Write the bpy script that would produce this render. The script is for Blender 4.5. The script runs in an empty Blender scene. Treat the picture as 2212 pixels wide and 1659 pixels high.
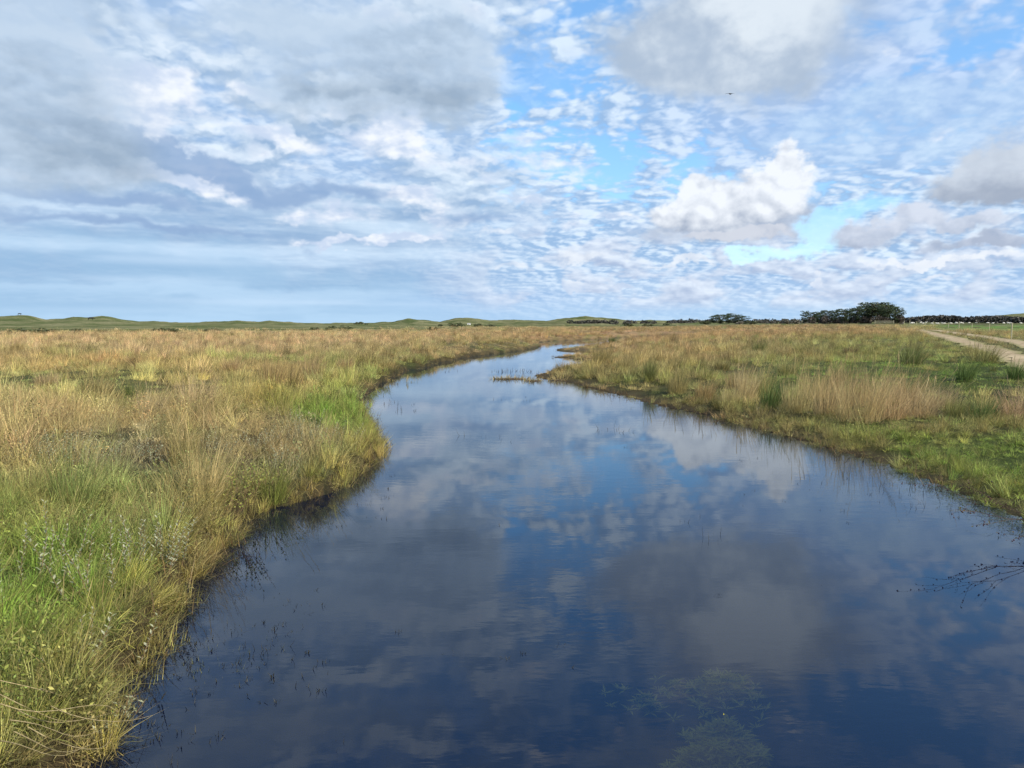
import bpy, bmesh, math, random
import numpy as np
from mathutils import Vector, Matrix, Euler

# ---------------------------------------------------------------- camera, sun, exposure
FPX = 745.0
CAM_H = 2.1
PITCH = math.atan((384.0 - 323.5) / FPX)
sc = bpy.context.scene
COL = sc.collection
cam_d = bpy.data.cameras.new('camera')
cam_d.sensor_width = 36.0
cam_d.lens = 36.0 * FPX / 1024.0
cam_d.clip_start = 0.05
cam_d.clip_end = 20000
cam = bpy.data.objects.new('camera', cam_d)
COL.objects.link(cam)
cam.location = (0, 0, CAM_H)
cam.rotation_euler = (math.pi / 2 - PITCH, 0, 0)
sc.camera = cam

SUN_EL, SUN_AZ = 33.0, 128.0      # azimuth clockwise from +Y, the view direction
sun_d = bpy.data.lights.new('sun', 'SUN')
sun_d.energy = 5.0
sun_d.angle = math.radians(0.53)
sun_d.color = (1.0, 0.92, 0.78)
sun = bpy.data.objects.new('sun', sun_d)
COL.objects.link(sun)
_a, _e = math.radians(SUN_AZ), math.radians(SUN_EL)
SUN_DIR = Vector((math.sin(_a) * math.cos(_e), math.cos(_a) * math.cos(_e), math.sin(_e)))
sun.rotation_euler = SUN_DIR.to_track_quat('Z', 'Y').to_euler()
sun.location = SUN_DIR * 60

sc.view_settings.view_transform = 'Standard'
sc.view_settings.look = 'None'
sc.view_settings.exposure = 0.3
sc.view_settings.gamma = 1
sc.view_settings.use_curve_mapping = False
sc.cycles.max_bounces = 6
sc.cycles.diffuse_bounces = 2
sc.cycles.glossy_bounces = 2
sc.cycles.transparent_max_bounces = 6
sc.cycles.caustics_reflective = False
sc.cycles.caustics_refractive = False
random.seed(7)
rng = np.random.RandomState(7)


def ray(px, py):
    """direction through a point of the photograph (2212 x 1659 coordinates)"""
    cx = (px * 1024 / 2212 - 512) / FPX
    cy = (384 - py * 768 / 1659) / FPX
    return (cx, math.cos(PITCH) + cy * math.sin(PITCH), -math.sin(PITCH) + cy * math.cos(PITCH))


def azel(px, py):
    x, y, z = ray(px, py)
    return math.degrees(math.atan2(x, y)), math.degrees(math.atan2(z, math.hypot(x, y)))


def ground_at(px, py, z=0.0):
    """where the ray through a point of the photograph meets the height z"""
    x, y, d = ray(px, py)
    t = (z - CAM_H) / d
    return x * t, y * t


def at_range(px, r):
    """point on the ray's bearing at ground distance r"""
    x, y, d = ray(px, 699)
    k = r / math.hypot(x, y)
    return x * k, y * k


def to_photo(x, y, z):
    """inverse of ray(), vectorised"""
    dz = z - CAM_H
    f = y * math.cos(PITCH) - dz * math.sin(PITCH)
    u = y * math.sin(PITCH) + dz * math.cos(PITCH)
    f = np.where(f < 0.05, 0.05, f)
    return (512 + FPX * x / f) * 2212 / 1024, (384 - FPX * u / f) * 1659 / 768


# ---------------------------------------------------------------- clouds, synthesised with noise over azimuth and elevation
def ss(v, a, b, lo=0.0, hi=1.0):
    t = np.clip((v - a) / (b - a), 0, 1)
    return lo + (hi - lo) * t * t * (3 - 2 * t)


def _grad(ix, iy, iz, seed):
    h = (ix.astype(np.uint32) * np.uint32(374761393) + iy.astype(np.uint32) * np.uint32(668265263)
         + iz.astype(np.uint32) * np.uint32(2147483647) + np.uint32(seed * 974711))
    h = (h ^ (h >> np.uint32(13))) * np.uint32(1274126177)
    return (h ^ (h >> np.uint32(16))) & np.uint32(4095)


_rs = np.random.RandomState(5)
_g = _rs.normal(size=(4096, 3)).astype(np.float32)
_g /= np.linalg.norm(_g, axis=1)[:, None]
GX, GY, GZ = (np.ascontiguousarray(_g[:, i]) for i in range(3))


def perlin(x, y, z, seed=0):
    fx, fy, fz = np.floor(x), np.floor(y), np.floor(z)
    ix, iy, iz = fx.astype(np.int64), fy.astype(np.int64), fz.astype(np.int64)
    x, y, z = (x - fx).astype(np.float32), (y - fy).astype(np.float32), (z - fz).astype(np.float32)
    u, v, w = (t * t * t * (t * (t * 6 - 15) + 10) for t in (x, y, z))
    def c(dx, dy, dz):
        h = _grad(ix + dx, iy + dy, iz + dz, seed)
        return GX[h] * (x - dx) + GY[h] * (y - dy) + GZ[h] * (z - dz)
    a = c(0, 0, 0); a = a + (c(1, 0, 0) - a) * u
    b = c(0, 1, 0); b = b + (c(1, 1, 0) - b) * u
    p = a + (b - a) * v
    a = c(0, 0, 1); a = a + (c(1, 0, 1) - a) * u
    b = c(0, 1, 1); b = b + (c(1, 1, 1) - b) * u
    q = a + (b - a) * v
    return p + (q - p) * w


def fbm(x, y, z, scale, oct=4, rough=0.5, seed=0, bil=False):
    t, n, a, f = 0, 0, 1.0, scale
    for o in range(oct):
        p = perlin(x * f + 17.3 * o, y * f + 5.1 * o, z * f + 9.7 * o, seed + o)
        if bil:
            p = np.abs(p) * 1.6 - 0.5
        t = t + p * a
        n += a
        a *= rough
        f *= 2.03
    return 0.5 + 0.9 * t / n


def lerp(a, b, f):
    return a + (b - a) * f


def clouds(az, el):
    """premultiplied colour and cover (n, 4) of the clouds at azimuth, elevation in degrees"""
    A_, E_ = np.radians(az), np.radians(el)
    x, y, z = np.sin(A_) * np.cos(E_), np.cos(A_) * np.cos(E_), np.sin(E_)
    zz = np.maximum(z, 0.0) + 0.20
    px, py = x / zz, y / zz
    w1 = fbm(x, y, z * 1.6, 5.5, 5, 0.58, 1)
    w2 = fbm(x, y, z * 1.6, 5.5, 5, 0.58, 11)
    w3 = fbm(x, y, z * 1.3, 22, 5, 0.6, 21)
    w4 = fbm(x, y, z * 1.3, 22, 5, 0.6, 31)
    waz, wel = az + (w1 - .5) * 17, el + (w2 - .5) * 10
    caz, cel = az + (w3 - .5) * 3.2, el + (w4 - .5) * 2.4
    maz, mel = az + (w1 - .5) * 8 + (w3 - .5) * 2.5, el + (w2 - .5) * 5 + (w4 - .5) * 1.6
    W, C, M = (waz, wel), (caz, cel), (maz, mel)
    out = np.zeros(az.shape + (4,), np.float32)

    def over(f, col):
        if not isinstance(col, tuple):
            cc = col
        else:
            cc = np.array(col, np.float32)
        f = np.clip(f, 0, 1)[..., None]
        out[..., :3] += (cc - out[..., :3]) * f
        out[..., 3:] += (1 - out[..., 3:]) * f

    def mixc(f, a, b):
        f = np.clip(f, 0, 1)[..., None]
        return np.asarray(a, np.float32) * (1 - f) + np.asarray(b, np.float32) * f

    def blobs(AE, L):
        A, E = AE
        t = 0
        for b in L:
            px_, py_, rx, ry, wt = b[:5]
            a0, e0 = azel(px_, py_)
            dx, dy = A - a0, E - e0
            if len(b) > 5:
                c, s = math.cos(math.radians(b[5])), math.sin(math.radians(b[5]))
                dx, dy = dx * c + dy * s, dy * c - dx * s
            t = t + np.exp(-((dx / (rx * .0352)) ** 2 + (dy / (ry * .0352)) ** 2)) * wt
        return t

    # altocumulus sheet, laid out in plan; lumps lit from the side of the sun
    wx, wy = (w1 - .5) * 0.22, (w2 - .5) * 0.22
    def sheet(ox, oy):
        return (fbm(px + wx + ox, (py + wy + oy) * 0.8, 0 * px, 5.6, 4, 0.52, 41, True) * .62
                + fbm(px + ox, py * 1.1 + oy, 0 * px + 4, 12.5, 3, 0.5, 47, True) * .38)
    n1 = sheet(0, 0)
    relief = (n1 - sheet(0.022, -0.03)) * 3.4
    big = fbm(px, py, 0 * px + 7, 1.3, 3, 0.5, 51)
    gaps = blobs(W, [
        (1200, 40, 100, 45, 1.2), (1060, 250, 60, 90, 0.6), (1340, 345, 250, 38, 1.2), (1180, 395, 120, 24, 0.8),
        (1060, 425, 60, 16, 0.6), (2100, 120, 150, 40, 0.8), (1130, 120, 60, 80, 0.7), (430, 20, 90, 24, 0.9),
        (1230, 230, 130, 50, 0.5), (2190, 20, 60, 50, 0.7), (1450, -150, 120, 40, 0.7), (800, -250, 120, 40, 0.9), (1250, -180, 80, 30, .7),
        (1950, -250, 240, 45, 1.2), (1700, -420, 300, 60, .8), (2350, -60, 80, 60, .8), (1480, 415, 100, 18, 0.7),
    ])
    cov = n1 * 1.25 - .06 - ss(el, 23, 30) * .09 + (big - .5) * 0.6 + ss(el, 12, 3) * .2 + ss(az, 3, -8) * .25 + ss(az, 6, 22) * .05 + 0.33 - gaps * 0.25
    d1 = ss(cov, 0.34, 0.60)
    shade = np.clip(0.42 + relief * 1.3 + (n1 - .3) * 1.1, 0, 1)
    ac = mixc(shade, (.32, .50, .77), (.74, .87, 1.02))
    ac = mixc(ss(az, 4, 22) * ss(el, 8, 14) * .5, ac, (.42, .58, .91))
    ac = mixc(ss(az, 4, -8) * .25, ac, (.50, .63, .86))
    over(.15 + ss(az, -2, 6) * ss(el, 3, 8) * .17 + 0 * az, (.36, .60, .90))
    over(d1 * 0.96 * (1 - .6 * ss(el, 22.5, 27)), ac)
    vb = blobs(M, [(2000, 270, 280, 60, 1.0), (1850, 220, 160, 40, .7), (1300, 170, 160, 50, .6), (2080, 40, 160, 40, .6), (1950, 350, 200, 30, .7), (1100, 500, 200, 40, .6), (1700, 300, 160, 30, .5)])
    over(ss(vb + (w3 - .5) * .5, .1, 1.2) * .72, mixc(ss(w3 * .6 + n1 * .4, .3, .6), (.37, .56, .85), (.56, .74, .95)))
    # lumpy stratocumulus on the left: pale tops, blue grey feet
    def sc_(o):
        return fbm(x + (w4 - .5) * .03 + o * .008, y, (z * 2.1 + (w3 - .5) * .04) + o * .022, 8.5, 5, .52, 101)
    n3 = sc_(0)
    r3 = (n3 - sc_(1)) * 6.5
    left = ss(az, 5, -4) * ss(el, 3.5, 8)
    over(ss(n3, .36, .54) * left * .8, mixc(np.clip(.40 + r3 + (n3 - .5) * 1.2, 0, 1), (.31, .46, .67), (.80, .91, 1.02)))
    # streaky veil low on the left
    strk = fbm(az * .05, el * .55, 0 * az + 3, 1.3, 5, .55, 61)
    strk2 = fbm(az * .02 + (w1 - .5), el * .45 + (w2 - .5) * .8, 0 * az + 8, 1.6, 4, .5, 66)
    low = ss(el, 12.5, 6.5) * ss(az, 6, -12)
    over(low * .80, mixc(ss(strk * .6 + strk2 * .4, .38, .66), (.29, .45, .68), (.64, .80, .97)))
    over(ss(wel, 6.2, 2.4) * ss(waz, 5, -9) * .8, mixc(ss(strk2, .35, .7), (.33, .535, .77), (.44, .65, .88)))
    hz = ss(el, 5.5, .5) * ss(az, -14, 0)
    over(hz * .6, mixc(ss(strk, .38, .62), (.38, .57, .87), (.57, .73, .95)))
    band = blobs((az, el), [(880, 656, 480, 7, .9), (500, 545, 400, 12, .5), (250, 560, 500, 9, .5), (150, 600, 260, 8, .4), (1700, 668, 500, 7, .4), (250, 672, 300, 7, .35)])
    over(band * ss(strk, .25, .6) * .8, (.61, .78, .98))
    over(ss(el, 2.2, 0.0) * .6, (.47, .69, .92))
    # small cumulus low down: bright rims over grey feet
    def lc(o):
        return fbm(az * .085 + (w3 - .5) * .1 + o * .03, el * .2 + o * .07, 0 * az + 9, 2.2, 5, .55, 71)
    n2 = lc(0)
    lowr = ss(el, 9.5, 5.5) * ss(el, .6, 2.0) * ss(az, -8, 2)
    over(ss(n2, .47, .60) * lowr * .8, mixc(.45 + (n2 - lc(1)) * 5, (.43, .52, .71), (.80, .88, 1.0)))
    # bright heads
    wh = blobs(M, [
        (300, 185, 105, 45, 1.1), (300, 250, 85, 32, .9), (375, 368, 115, 26, 1.4, -12), (850, 275, 95, 42, .9, 20),
        (540, 235, 60, 30, .5), (870, 432, 55, 22, 1.0), (780, 340, 140, 42, .55), (780, 515, 150, 10, 1.1, 3),
        (680, 470, 150, 20, .6), (1060, 350, 130, 42, .5), (480, 100, 100, 30, .4), (850, 30, 60, 40, .5),
        (1000, 480, 130, 30, .5), (570, 300, 60, 30, .5), (700, 260, 200, 50, .3), (1250, 480, 160, 30, .5), (130, 380, 60, 12, .8),
    ])
    bl = fbm(x, y, z * 1.4, 13, 4, .55, 81, True)
    wf = ss(wh * 1.2 + (n3 - .5) * 1.6 + (bl - .3) * .5 + r3 * .4, .30, 1.05) * ss(wh + ss(el, 7, 10), .1, .5)
    over(wf * .97, mixc(ss(w3 * .5 + bl * .6 + relief * .15, .28, .62), (.58, .69, .88), (.92, .96, 1.03)))
    # shadowed undersides
    dk = blobs(M, [
        (300, 300, 170, 18, 1.1, -14), (430, 350, 130, 16, 1.0, -18), (130, 425, 260, 20, .8), (720, 425, 180, 22, 1.0, -6),
        (100, 480, 300, 16, .6), (420, 500, 260, 14, .6), (850, 380, 140, 20, .6), (1040, 468, 90, 16, .7), (330, 430, 200, 18, .5),
        (560, 340, 120, 30, .4),
    ])
    over(ss(dk + (w2 - .5) * .8 + (strk - .5) * .5, .2, 1.0) * .85, (.28, .42, .66))
    # great soft grey masses
    gm = blobs(M, [
        (40, 120, 150, 120, 1.3), (60, 300, 230, 85, 1.0), (760, 110, 270, 105, 1.1), (940, 215, 120, 70, 1.2),
        (1000, 60, 90, 100, .5), (640, 210, 140, 36, .6), (250, 10, 160, 50, .35), (120, 350, 200, 30, .5),
        (500, -260, 500, 90, .9), (1500, -330, 260, 70, .9), (-300, 200, 250, 200, 1.0), (520, 40, 110, 50, .5),
    ])
    gd = ss(gm + (w1 - .5) * .9 + (w3 - .5) * .35, .22, 1.05)
    g2 = blobs(M, [(30, 160, 110, 50, .8), (960, 230, 130, 45, .9), (760, 190, 220, 35, .8), (150, 320, 200, 45, .7), (150, 270, 150, 30, .2)])
    gt = np.clip(g2 * .9 + (w2 - .5) * 1.9 + (w3 - .5) * .8 - r3 * .25, 0, 1)
    over(gd * .88, mixc(gt, (.52, .65, .81), (.32, .42, .545)))
    brel_ = (fbm(x, y, z * 1.15, 14, 4, .5, 95, True) - fbm(x + .01, y, (z + .008) * 1.15, 14, 4, .5, 95, True)) * 2.2
    # pale soft cumulus cut by the upper edge, right
    t1 = blobs(M, [(1600, 20, 240, 135, 1.6), (1440, 115, 150, 55, .9), (1320, 135, 90, 30, .5), (1250, 60, 60, 30, .25), (1720, -40, 130, 120, .9), (1570, 150, 200, 45, 1.0)])
    t1d = ss(t1 + (w3 - .5) * .5 + (w1 - .5) * .9 + (n1 - .3) * .4, .15, 1.5)
    t1s = blobs(C, [(1700, 20, 110, 85, 1.2), (1420, 100, 70, 30, .45), (1560, -40, 200, 60, .7)])
    over(t1d * .96, mixc(ss(t1s * .75 + (w1 - .5) * 1.5 + (w3 - .5) * .7 + (bl - .3) * .4 + brel_ * .3, 0, 1.0), (.42, .52, .66), (.74, .82, .90)))
    # cumulus
    bz = fbm(x, y, z * 1.15, 20, 5, .48, 91, True)
    bz2 = fbm(x + .008, y, (z + .006) * 1.15, 20, 5, .48, 91, True)
    brel = (bz - bz2) * 1.3

    def puff(L, y0, y1, a=(.39, .45, .58), b=(.74, .80, .90), t0=.5, t1=.85, k=.96, e=.55, bm=1.0):
        g = blobs(C, L)
        d = ss(g + (bz - .3) * e + (w3 - .5) * .3, t0, t1)
        ee = cel
        li = np.clip(ss(ee, azel(0, y1)[1], azel(0, y0)[1]) * .95 + (brel + (bz - .3) * .6) * bm - .02, 0, 1)
        over(d * k, mixc(li, a, b))
    sk = blobs(M, [(1560, 488, 170, 30, 1.1), (1680, 470, 90, 40, .7), (1470, 480, 70, 24, .6), (1640, 515, 110, 22, .6)])
    over(ss(sk + (w3 - .5) * .6, .2, 1.1) * .85, mixc(ss(w3, .35, .7), (.40, .47, .60), (.56, .64, .78)))
    puff([(1695, 362, 48, 44, 1.4), (1655, 404, 75, 42, .9), (1530, 418, 68, 44, 1.05), (1497, 392, 30, 28, .8), (1570, 468, 155, 30, 1.1),
          (1715, 400, 40, 60, .5), (1480, 465, 60, 28, .6)], 395, 485, (.38, .45, .58), (.90, .945, 1.01), .48, .98, .98, .6)
    puff([(1640, 502, 95, 19, 1.1), (1550, 508, 80, 14, .7)], 480, 520, (.39, .45, .58), (.66, .70, .79), k=.9)
    puff([(2160, 395, 120, 42, 1.2), (2080, 395, 60, 22, .7), (2260, 330, 120, 70, 1.0)], 350, 425, (.37, .43, .54), (.62, .69, .79), .4, 1.0, .95, .3, .5)
    puff([(1800, 512, 60, 25, 1.2), (1890, 500, 60, 22, 1.0), (1985, 455, 55, 24, 1.1), (2130, 478, 80, 20, .9), (2030, 528, 130, 13, .8), (2200, 520, 60, 16, .8), (2050, 490, 60, 16, .5)],
         450, 535, (.41, .48, .62), (.69, .75, .87), .45, .9, .92, .45)
    puff([(1480, 568, 115, 13, 1.1), (1250, 556, 90, 16, 1.0), (1400, 592, 60, 8, .6), (1100, 572, 90, 15, .8), (1080, 498, 90, 20, .9), (1330, 530, 60, 14, .6), (1160, 530, 90, 14, .5)],
         548, 590, (.47, .55, .71), (.86, .92, 1.0), .5, .95, .85)
    puff([(1770, 598, 24, 10, 1.3), (1240, 614, 34, 13, 1.3), (1340, 622, 50, 9, 1.0), (1480, 612, 60, 8, .9), (1930, 570, 110, 11, .9), (2120, 558, 110, 12, .9),
          (1870, 612, 60, 5, .9), (2050, 600, 120, 8, .8), (1640, 640, 70, 5, .8), (1900, 632, 40, 6, 1.1)],
         560, 625, (.56, .67, .86), (.90, .94, 1.0), .5, .85, .8)
    # openings of clear sky between them
    hole = blobs(C, [(1860, 448, 115, 24, 1.1, 10), (1780, 505, 34, 42, 1.1, -35), (1660, 550, 110, 14, .9), (1590, 545, 40, 12, .6), (1730, 540, 40, 16, .8)])
    h = ss(hole + (w3 - .5) * .8, .36, 1.05) * .74
    out *= (1 - h)[..., None]
    out[..., :] = np.maximum(out, 0)
    return out


def make_image(name, az0, az1, nx, el0, el1, ny):
    A, E = np.meshgrid(np.linspace(az0, az1, nx, dtype=np.float32), np.linspace(el0, el1, ny, dtype=np.float32))
    px = clouds(A, E)
    im = bpy.data.images.new(name, nx, ny, alpha=True, float_buffer=True)
    im.colorspace_settings.name = 'Non-Color'
    im.alpha_mode = 'CHANNEL_PACKED'
    im.pixels.foreach_set(px.astype(np.float32).ravel())
    im.update()
    return im


class X:
    nt = None

    def __init__(s, sock):
        s.s = sock

    @staticmethod
    def m(op, *a, clamp=False):
        n = X.nt.nodes.new('ShaderNodeMath')
        n.operation = op
        n.use_clamp = clamp
        for i, v in enumerate(a):
            if isinstance(v, X):
                X.nt.links.new(v.s, n.inputs[i])
            else:
                n.inputs[i].default_value = float(v)
        return X(n.outputs[0])

    def __add__(a, b): return X.m('ADD', a, b)
    def __sub__(a, b): return X.m('SUBTRACT', a, b)
    def __mul__(a, b): return X.m('MULTIPLY', a, b)


def nvec(x, y, z=0.0):
    n = X.nt.nodes.new('ShaderNodeCombineXYZ')
    for i, v in enumerate((x, y, z)):
        if isinstance(v, X):
            X.nt.links.new(v.s, n.inputs[i])
        else:
            n.inputs[i].default_value = v
    return X(n.outputs[0])


def nrange(v, a, b, lo=0.0, hi=1.0):
    n = X.nt.nodes.new('ShaderNodeMapRange')
    X.nt.links.new(v.s, n.inputs[0])
    for i, q in ((1, a), (2, b), (3, lo), (4, hi)):
        n.inputs[i].default_value = q
    return X(n.outputs[0])


def nmix(f, a, b, kind='MIX'):
    n = X.nt.nodes.new('ShaderNodeMix')
    n.data_type = 'RGBA'
    n.blend_type = kind
    for k, v in ((0, f), (6, a), (7, b)):
        if isinstance(v, X):
            X.nt.links.new(v.s, n.inputs[k])
        elif k == 0:
            n.inputs[k].default_value = v
        else:
            n.inputs[k].default_value = (v[0], v[1], v[2], 1)
    return X(n.outputs[2])


def nnoise(v, scale, detail=3, rough=0.5, dist=0.0):
    n = X.nt.nodes.new('ShaderNodeTexNoise')
    if v is not None:
        X.nt.links.new(v.s, n.inputs['Vector'])
    n.inputs['Scale'].default_value = scale
    n.inputs['Detail'].default_value = detail
    n.inputs['Roughness'].default_value = rough
    n.inputs['Distortion'].default_value = dist
    return X(n.outputs[0])


def build_world():
    w = bpy.data.worlds.new('World')
    sc.world = w
    w.use_nodes = True
    nt = X.nt = w.node_tree
    nt.nodes.clear()
    w.cycles.sampling_method = 'MANUAL'
    w.cycles.sample_map_resolution = 1024
    STR = 0.1
    tc = nt.nodes.new('ShaderNodeTexCoord')
    sp = nt.nodes.new('ShaderNodeSeparateXYZ')
    nt.links.new(tc.outputs['Generated'], sp.inputs[0])
    x, y, z = (X(sp.outputs[i]) for i in range(3))
    az = X.m('ARCTAN2', x, y) * 57.2958
    el = X.m('ARCSINE', z) * 57.2958
    sky = nt.nodes.new('ShaderNodeTexSky')
    sky.sky_type = 'NISHITA'
    sky.sun_disc = False
    sky.sun_elevation = math.radians(SUN_EL)
    sky.sun_rotation = math.radians(SUN_AZ)
    sky.ozone_density = 3.0
    hs = nt.nodes.new('ShaderNodeHueSaturation')
    nt.links.new(sky.outputs[0], hs.inputs['Color'])
    hs.inputs['Saturation'].default_value = 1.25
    hs.inputs['Value'].default_value = SKY_GAIN

    def layer(im, az0, az1, el0, el1):
        n = nt.nodes.new('ShaderNodeTexImage')
        n.image = im
        n.interpolation = 'Linear'
        n.extension = 'EXTEND'
        nt.links.new(nvec(nrange(az, az0, az1), nrange(el, el0, el1)).s, n.inputs[0])
        return X(n.outputs[0]), X(n.outputs[1])
    c1, a1 = layer(make_image('clouds_ahead', -54, 54, 1800, -3, 42, 750), -54, 54, -3, 42)
    c2, a2 = layer(make_image('clouds_around', -180, 180, 720, -3, 90, 186), -180, 180, -3, 90)
    f = nrange(X.m('ABSOLUTE', az), 49, 53, 1, 0) * nrange(el, 38, 41, 1, 0)
    C = nmix(f, c2, c1)
    a = a2 + (a1 - a2) * f
    # world strength 0.1: the Nishita sky is used as it comes, the clouds are scaled up by 1 / 0.1
    inv = nrange(a, 0, 1, 1, 0)
    s1 = nt.nodes.new('ShaderNodeVectorMath'); s1.operation = 'SCALE'
    nt.links.new(hs.outputs[0], s1.inputs[0]); nt.links.new(inv.s, s1.inputs[3])
    s2 = nt.nodes.new('ShaderNodeVectorMath'); s2.operation = 'SCALE'
    nt.links.new(C.s, s2.inputs[0]); s2.inputs[3].default_value = CLOUD_GAIN / STR
    ad = nt.nodes.new('ShaderNodeVectorMath'); ad.operation = 'ADD'
    nt.links.new(s1.outputs[0], ad.inputs[0]); nt.links.new(s2.outputs[0], ad.inputs[1])
    bg = nt.nodes.new('ShaderNodeBackground')
    nt.links.new(ad.outputs[0], bg.inputs[0])
    bg.inputs[1].default_value = STR
    out = nt.nodes.new('ShaderNodeOutputWorld')
    nt.links.new(bg.outputs[0], out.inputs[0])


SKY_GAIN = 2.1
CLOUD_GAIN = 0.84
build_world()

# ---------------------------------------------------------------- helpers for objects
def tag(o, label=None, cat=None, group=None, kind=None):
    if label: o['label'] = label
    if cat: o['category'] = cat
    if group: o['group'] = group
    if kind: o['kind'] = kind
    return o


def link(name, me, parent=None):
    o = bpy.data.objects.new(name, me)
    COL.objects.link(o)
    if parent is not None:
        o.parent = parent
    return o


def empty(name, loc, rz=0.0, s=1.0):
    o = bpy.data.objects.new(name, None)
    COL.objects.link(o)
    o.empty_display_size = 0.2
    o.location = loc
    o.rotation_euler = (0, 0, rz)
    o.scale = (s, s, s)
    return o


def mesh_np(name, V, F, mat=None, attrs=None, smooth=False):
    """V (n,3); F list of arrays of faces of equal size; attrs: {name: (n,4) colours}"""
    me = bpy.data.meshes.new(name)
    V = np.asarray(V, np.float32)
    me.vertices.add(len(V))
    me.vertices.foreach_set('co', V.ravel())
    loops = np.concatenate([np.asarray(f, np.int32).ravel() for f in F])
    sizes = np.concatenate([np.full(len(f), np.asarray(f).shape[1], np.int32) for f in F])
    me.loops.add(len(loops))
    me.loops.foreach_set('vertex_index', loops)
    me.polygons.add(len(sizes))
    me.polygons.foreach_set('loop_start', np.concatenate([[0], np.cumsum(sizes)[:-1]]).astype(np.int32))
    me.polygons.foreach_set('loop_total', sizes)
    if smooth:
        me.polygons.foreach_set('use_smooth', np.ones(len(sizes), bool))
    me.update(calc_edges=True)
    me.validate()
    for k, a in (attrs or {}).items():
        at = me.attributes.new(k, 'FLOAT_COLOR', 'POINT')
        a = np.asarray(a, np.float32)
        if a.shape[1] == 3:
            a = np.hstack([a, np.ones((len(a), 1), np.float32)])
        at.data.foreach_set('color', a.ravel())
    if mat:
        me.materials.append(mat)
    return me


def new_mat(name):
    m = bpy.data.materials.new(name)
    m.use_nodes = True
    nt = X.nt = m.node_tree
    nt.nodes.clear()
    out = nt.nodes.new('ShaderNodeOutputMaterial')
    return m, nt, out


def simple_mat(name, col, rough=0.7, var=0.15, scale=8.0, spec=0.3):
    m, nt, out = new_mat(name)
    tc = nt.nodes.new('ShaderNodeTexCoord')
    n = nnoise(X(tc.outputs['Object']), scale, 4, 0.6)
    c = nmix(nrange(n, 0.3, 0.7), [v * (1 - var) for v in col], [min(1, v * (1 + var)) for v in col])
    b = nt.nodes.new('ShaderNodeBsdfPrincipled')
    nt.links.new(c.s, b.inputs['Base Color'])
    b.inputs['Roughness'].default_value = rough
    b.inputs['Specular IOR Level'].default_value = spec
    nt.links.new(b.outputs[0], out.inputs[0])
    return m


# ---------------------------------------------------------------- outline of the river (from the water line in the photograph)
LEFT = [(200, 1659), (240, 1590), (262, 1545), (215, 1520), (255, 1470), (325, 1440), (352, 1385), (380, 1330), (398, 1285), (440, 1240),
        (462, 1205), (500, 1170), (530, 1125), (590, 1098), (650, 1086), (735, 1062), (775, 1022), (822, 985), (818, 955), (800, 915),
        (788, 885), (776, 858), (800, 847), (828, 826), (865, 808), (905, 795), (960, 781), (1010, 771), (1070, 764), (1130, 757),
        (1166, 749), (1158, 741), (1190, 736.5), (1240, 734.5), (1290, 732.5), (1350, 729), (1430, 726)]
RIGHT = [(1470, 730), (1380, 735), (1300, 741), (1285, 748), (1205, 753), (1200, 759), (1262, 761), (1268, 765), (1225, 768), (1188, 772),
         (1230, 775), (1262, 779), (1245, 790), (1215, 797), (1170, 806), (1152, 813), (1170, 819), (1235, 828), (1262, 838), (1330, 853),
         (1400, 870), (1450, 884), (1530, 899), (1600, 917), (1680, 939), (1745, 958), (1830, 982), (1900, 1002), (1980, 1030),
         (2060, 1062), (2130, 1090), (2200, 1122), (2260, 1150)]
Lp = [(-6.0, -60.0), (-3.6, -12.0), (-2.3, -3.0), (-2.0, 0.6)] + [ground_at(a - (14 if b > 1200 else 8 if b > 1000 else 0), b) for a, b in LEFT]
Rp = [ground_at(a, b) for a, b in RIGHT] + [(5.6, 5.4), (6.1, 3.5), (6.4, 0.0), (7.5, -12.0), (9.0, -60.0)]


def refine(P, tiny, seed):
    """finer outline with small irregular nibbles, scaled with distance"""
    r = np.random.RandomState(seed)
    out = []
    for (x0, y0), (x1, y1) in zip(P[:-1], P[1:]):
        L = math.hypot(x1 - x0, y1 - y0)
        n = max(1, min(6, int(L / 0.25)))
        for k in range(n):
            t = k / n
            j = 0 if k == 0 else tiny * min(1.0, L * 0.25) * r.normal()
            nx, ny = -(y1 - y0) / (L + 1e-6), (x1 - x0) / (L + 1e-6)
            out.append((x0 + (x1 - x0) * t + nx * j, y0 + (y1 - y0) * t + ny * j))
    out.append(P[-1])
    return out


Lp, Rp = refine(Lp, 0.13, 1), refine(Rp, 0.08, 2)
POLY = np.array(Lp + Rp, np.float64)
NL = len(Lp)


def water_sd(x, y):
    """signed distance to the water's edge (positive on land) and 0 / 1 for the left / right bank"""
    x = np.asarray(x, np.float64); y = np.asarray(y, np.float64)
    best = np.full(x.shape, 1e18)
    side = np.zeros(x.shape, np.int8)
    inside = np.zeros(x.shape, bool)
    n = len(POLY)
    for i in range(n):
        x0, y0 = POLY[i]
        x1, y1 = POLY[(i + 1) % n]
        dx, dy = x1 - x0, y1 - y0
        t = np.clip(((x - x0) * dx + (y - y0) * dy) / (dx * dx + dy * dy + 1e-12), 0, 1)
        d = (x - x0 - t * dx) ** 2 + (y - y0 - t * dy) ** 2
        m = d < best
        best = np.where(m, d, best)
        side = np.where(m, 0 if i < NL - 1 else 1, side)
        cross = ((y0 > y) != (y1 > y)) & (x < (x1 - x0) * (y - y0) / (y1 - y0 + 1e-15) + x0)
        inside ^= cross
    d = np.sqrt(best)
    return np.where(inside, -d, d), side


def fb2(x, y, s, oct=3, seed=0):
    return fbm(x, y, np.zeros_like(x) + 0.37, s, oct, 0.5, seed)


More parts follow.
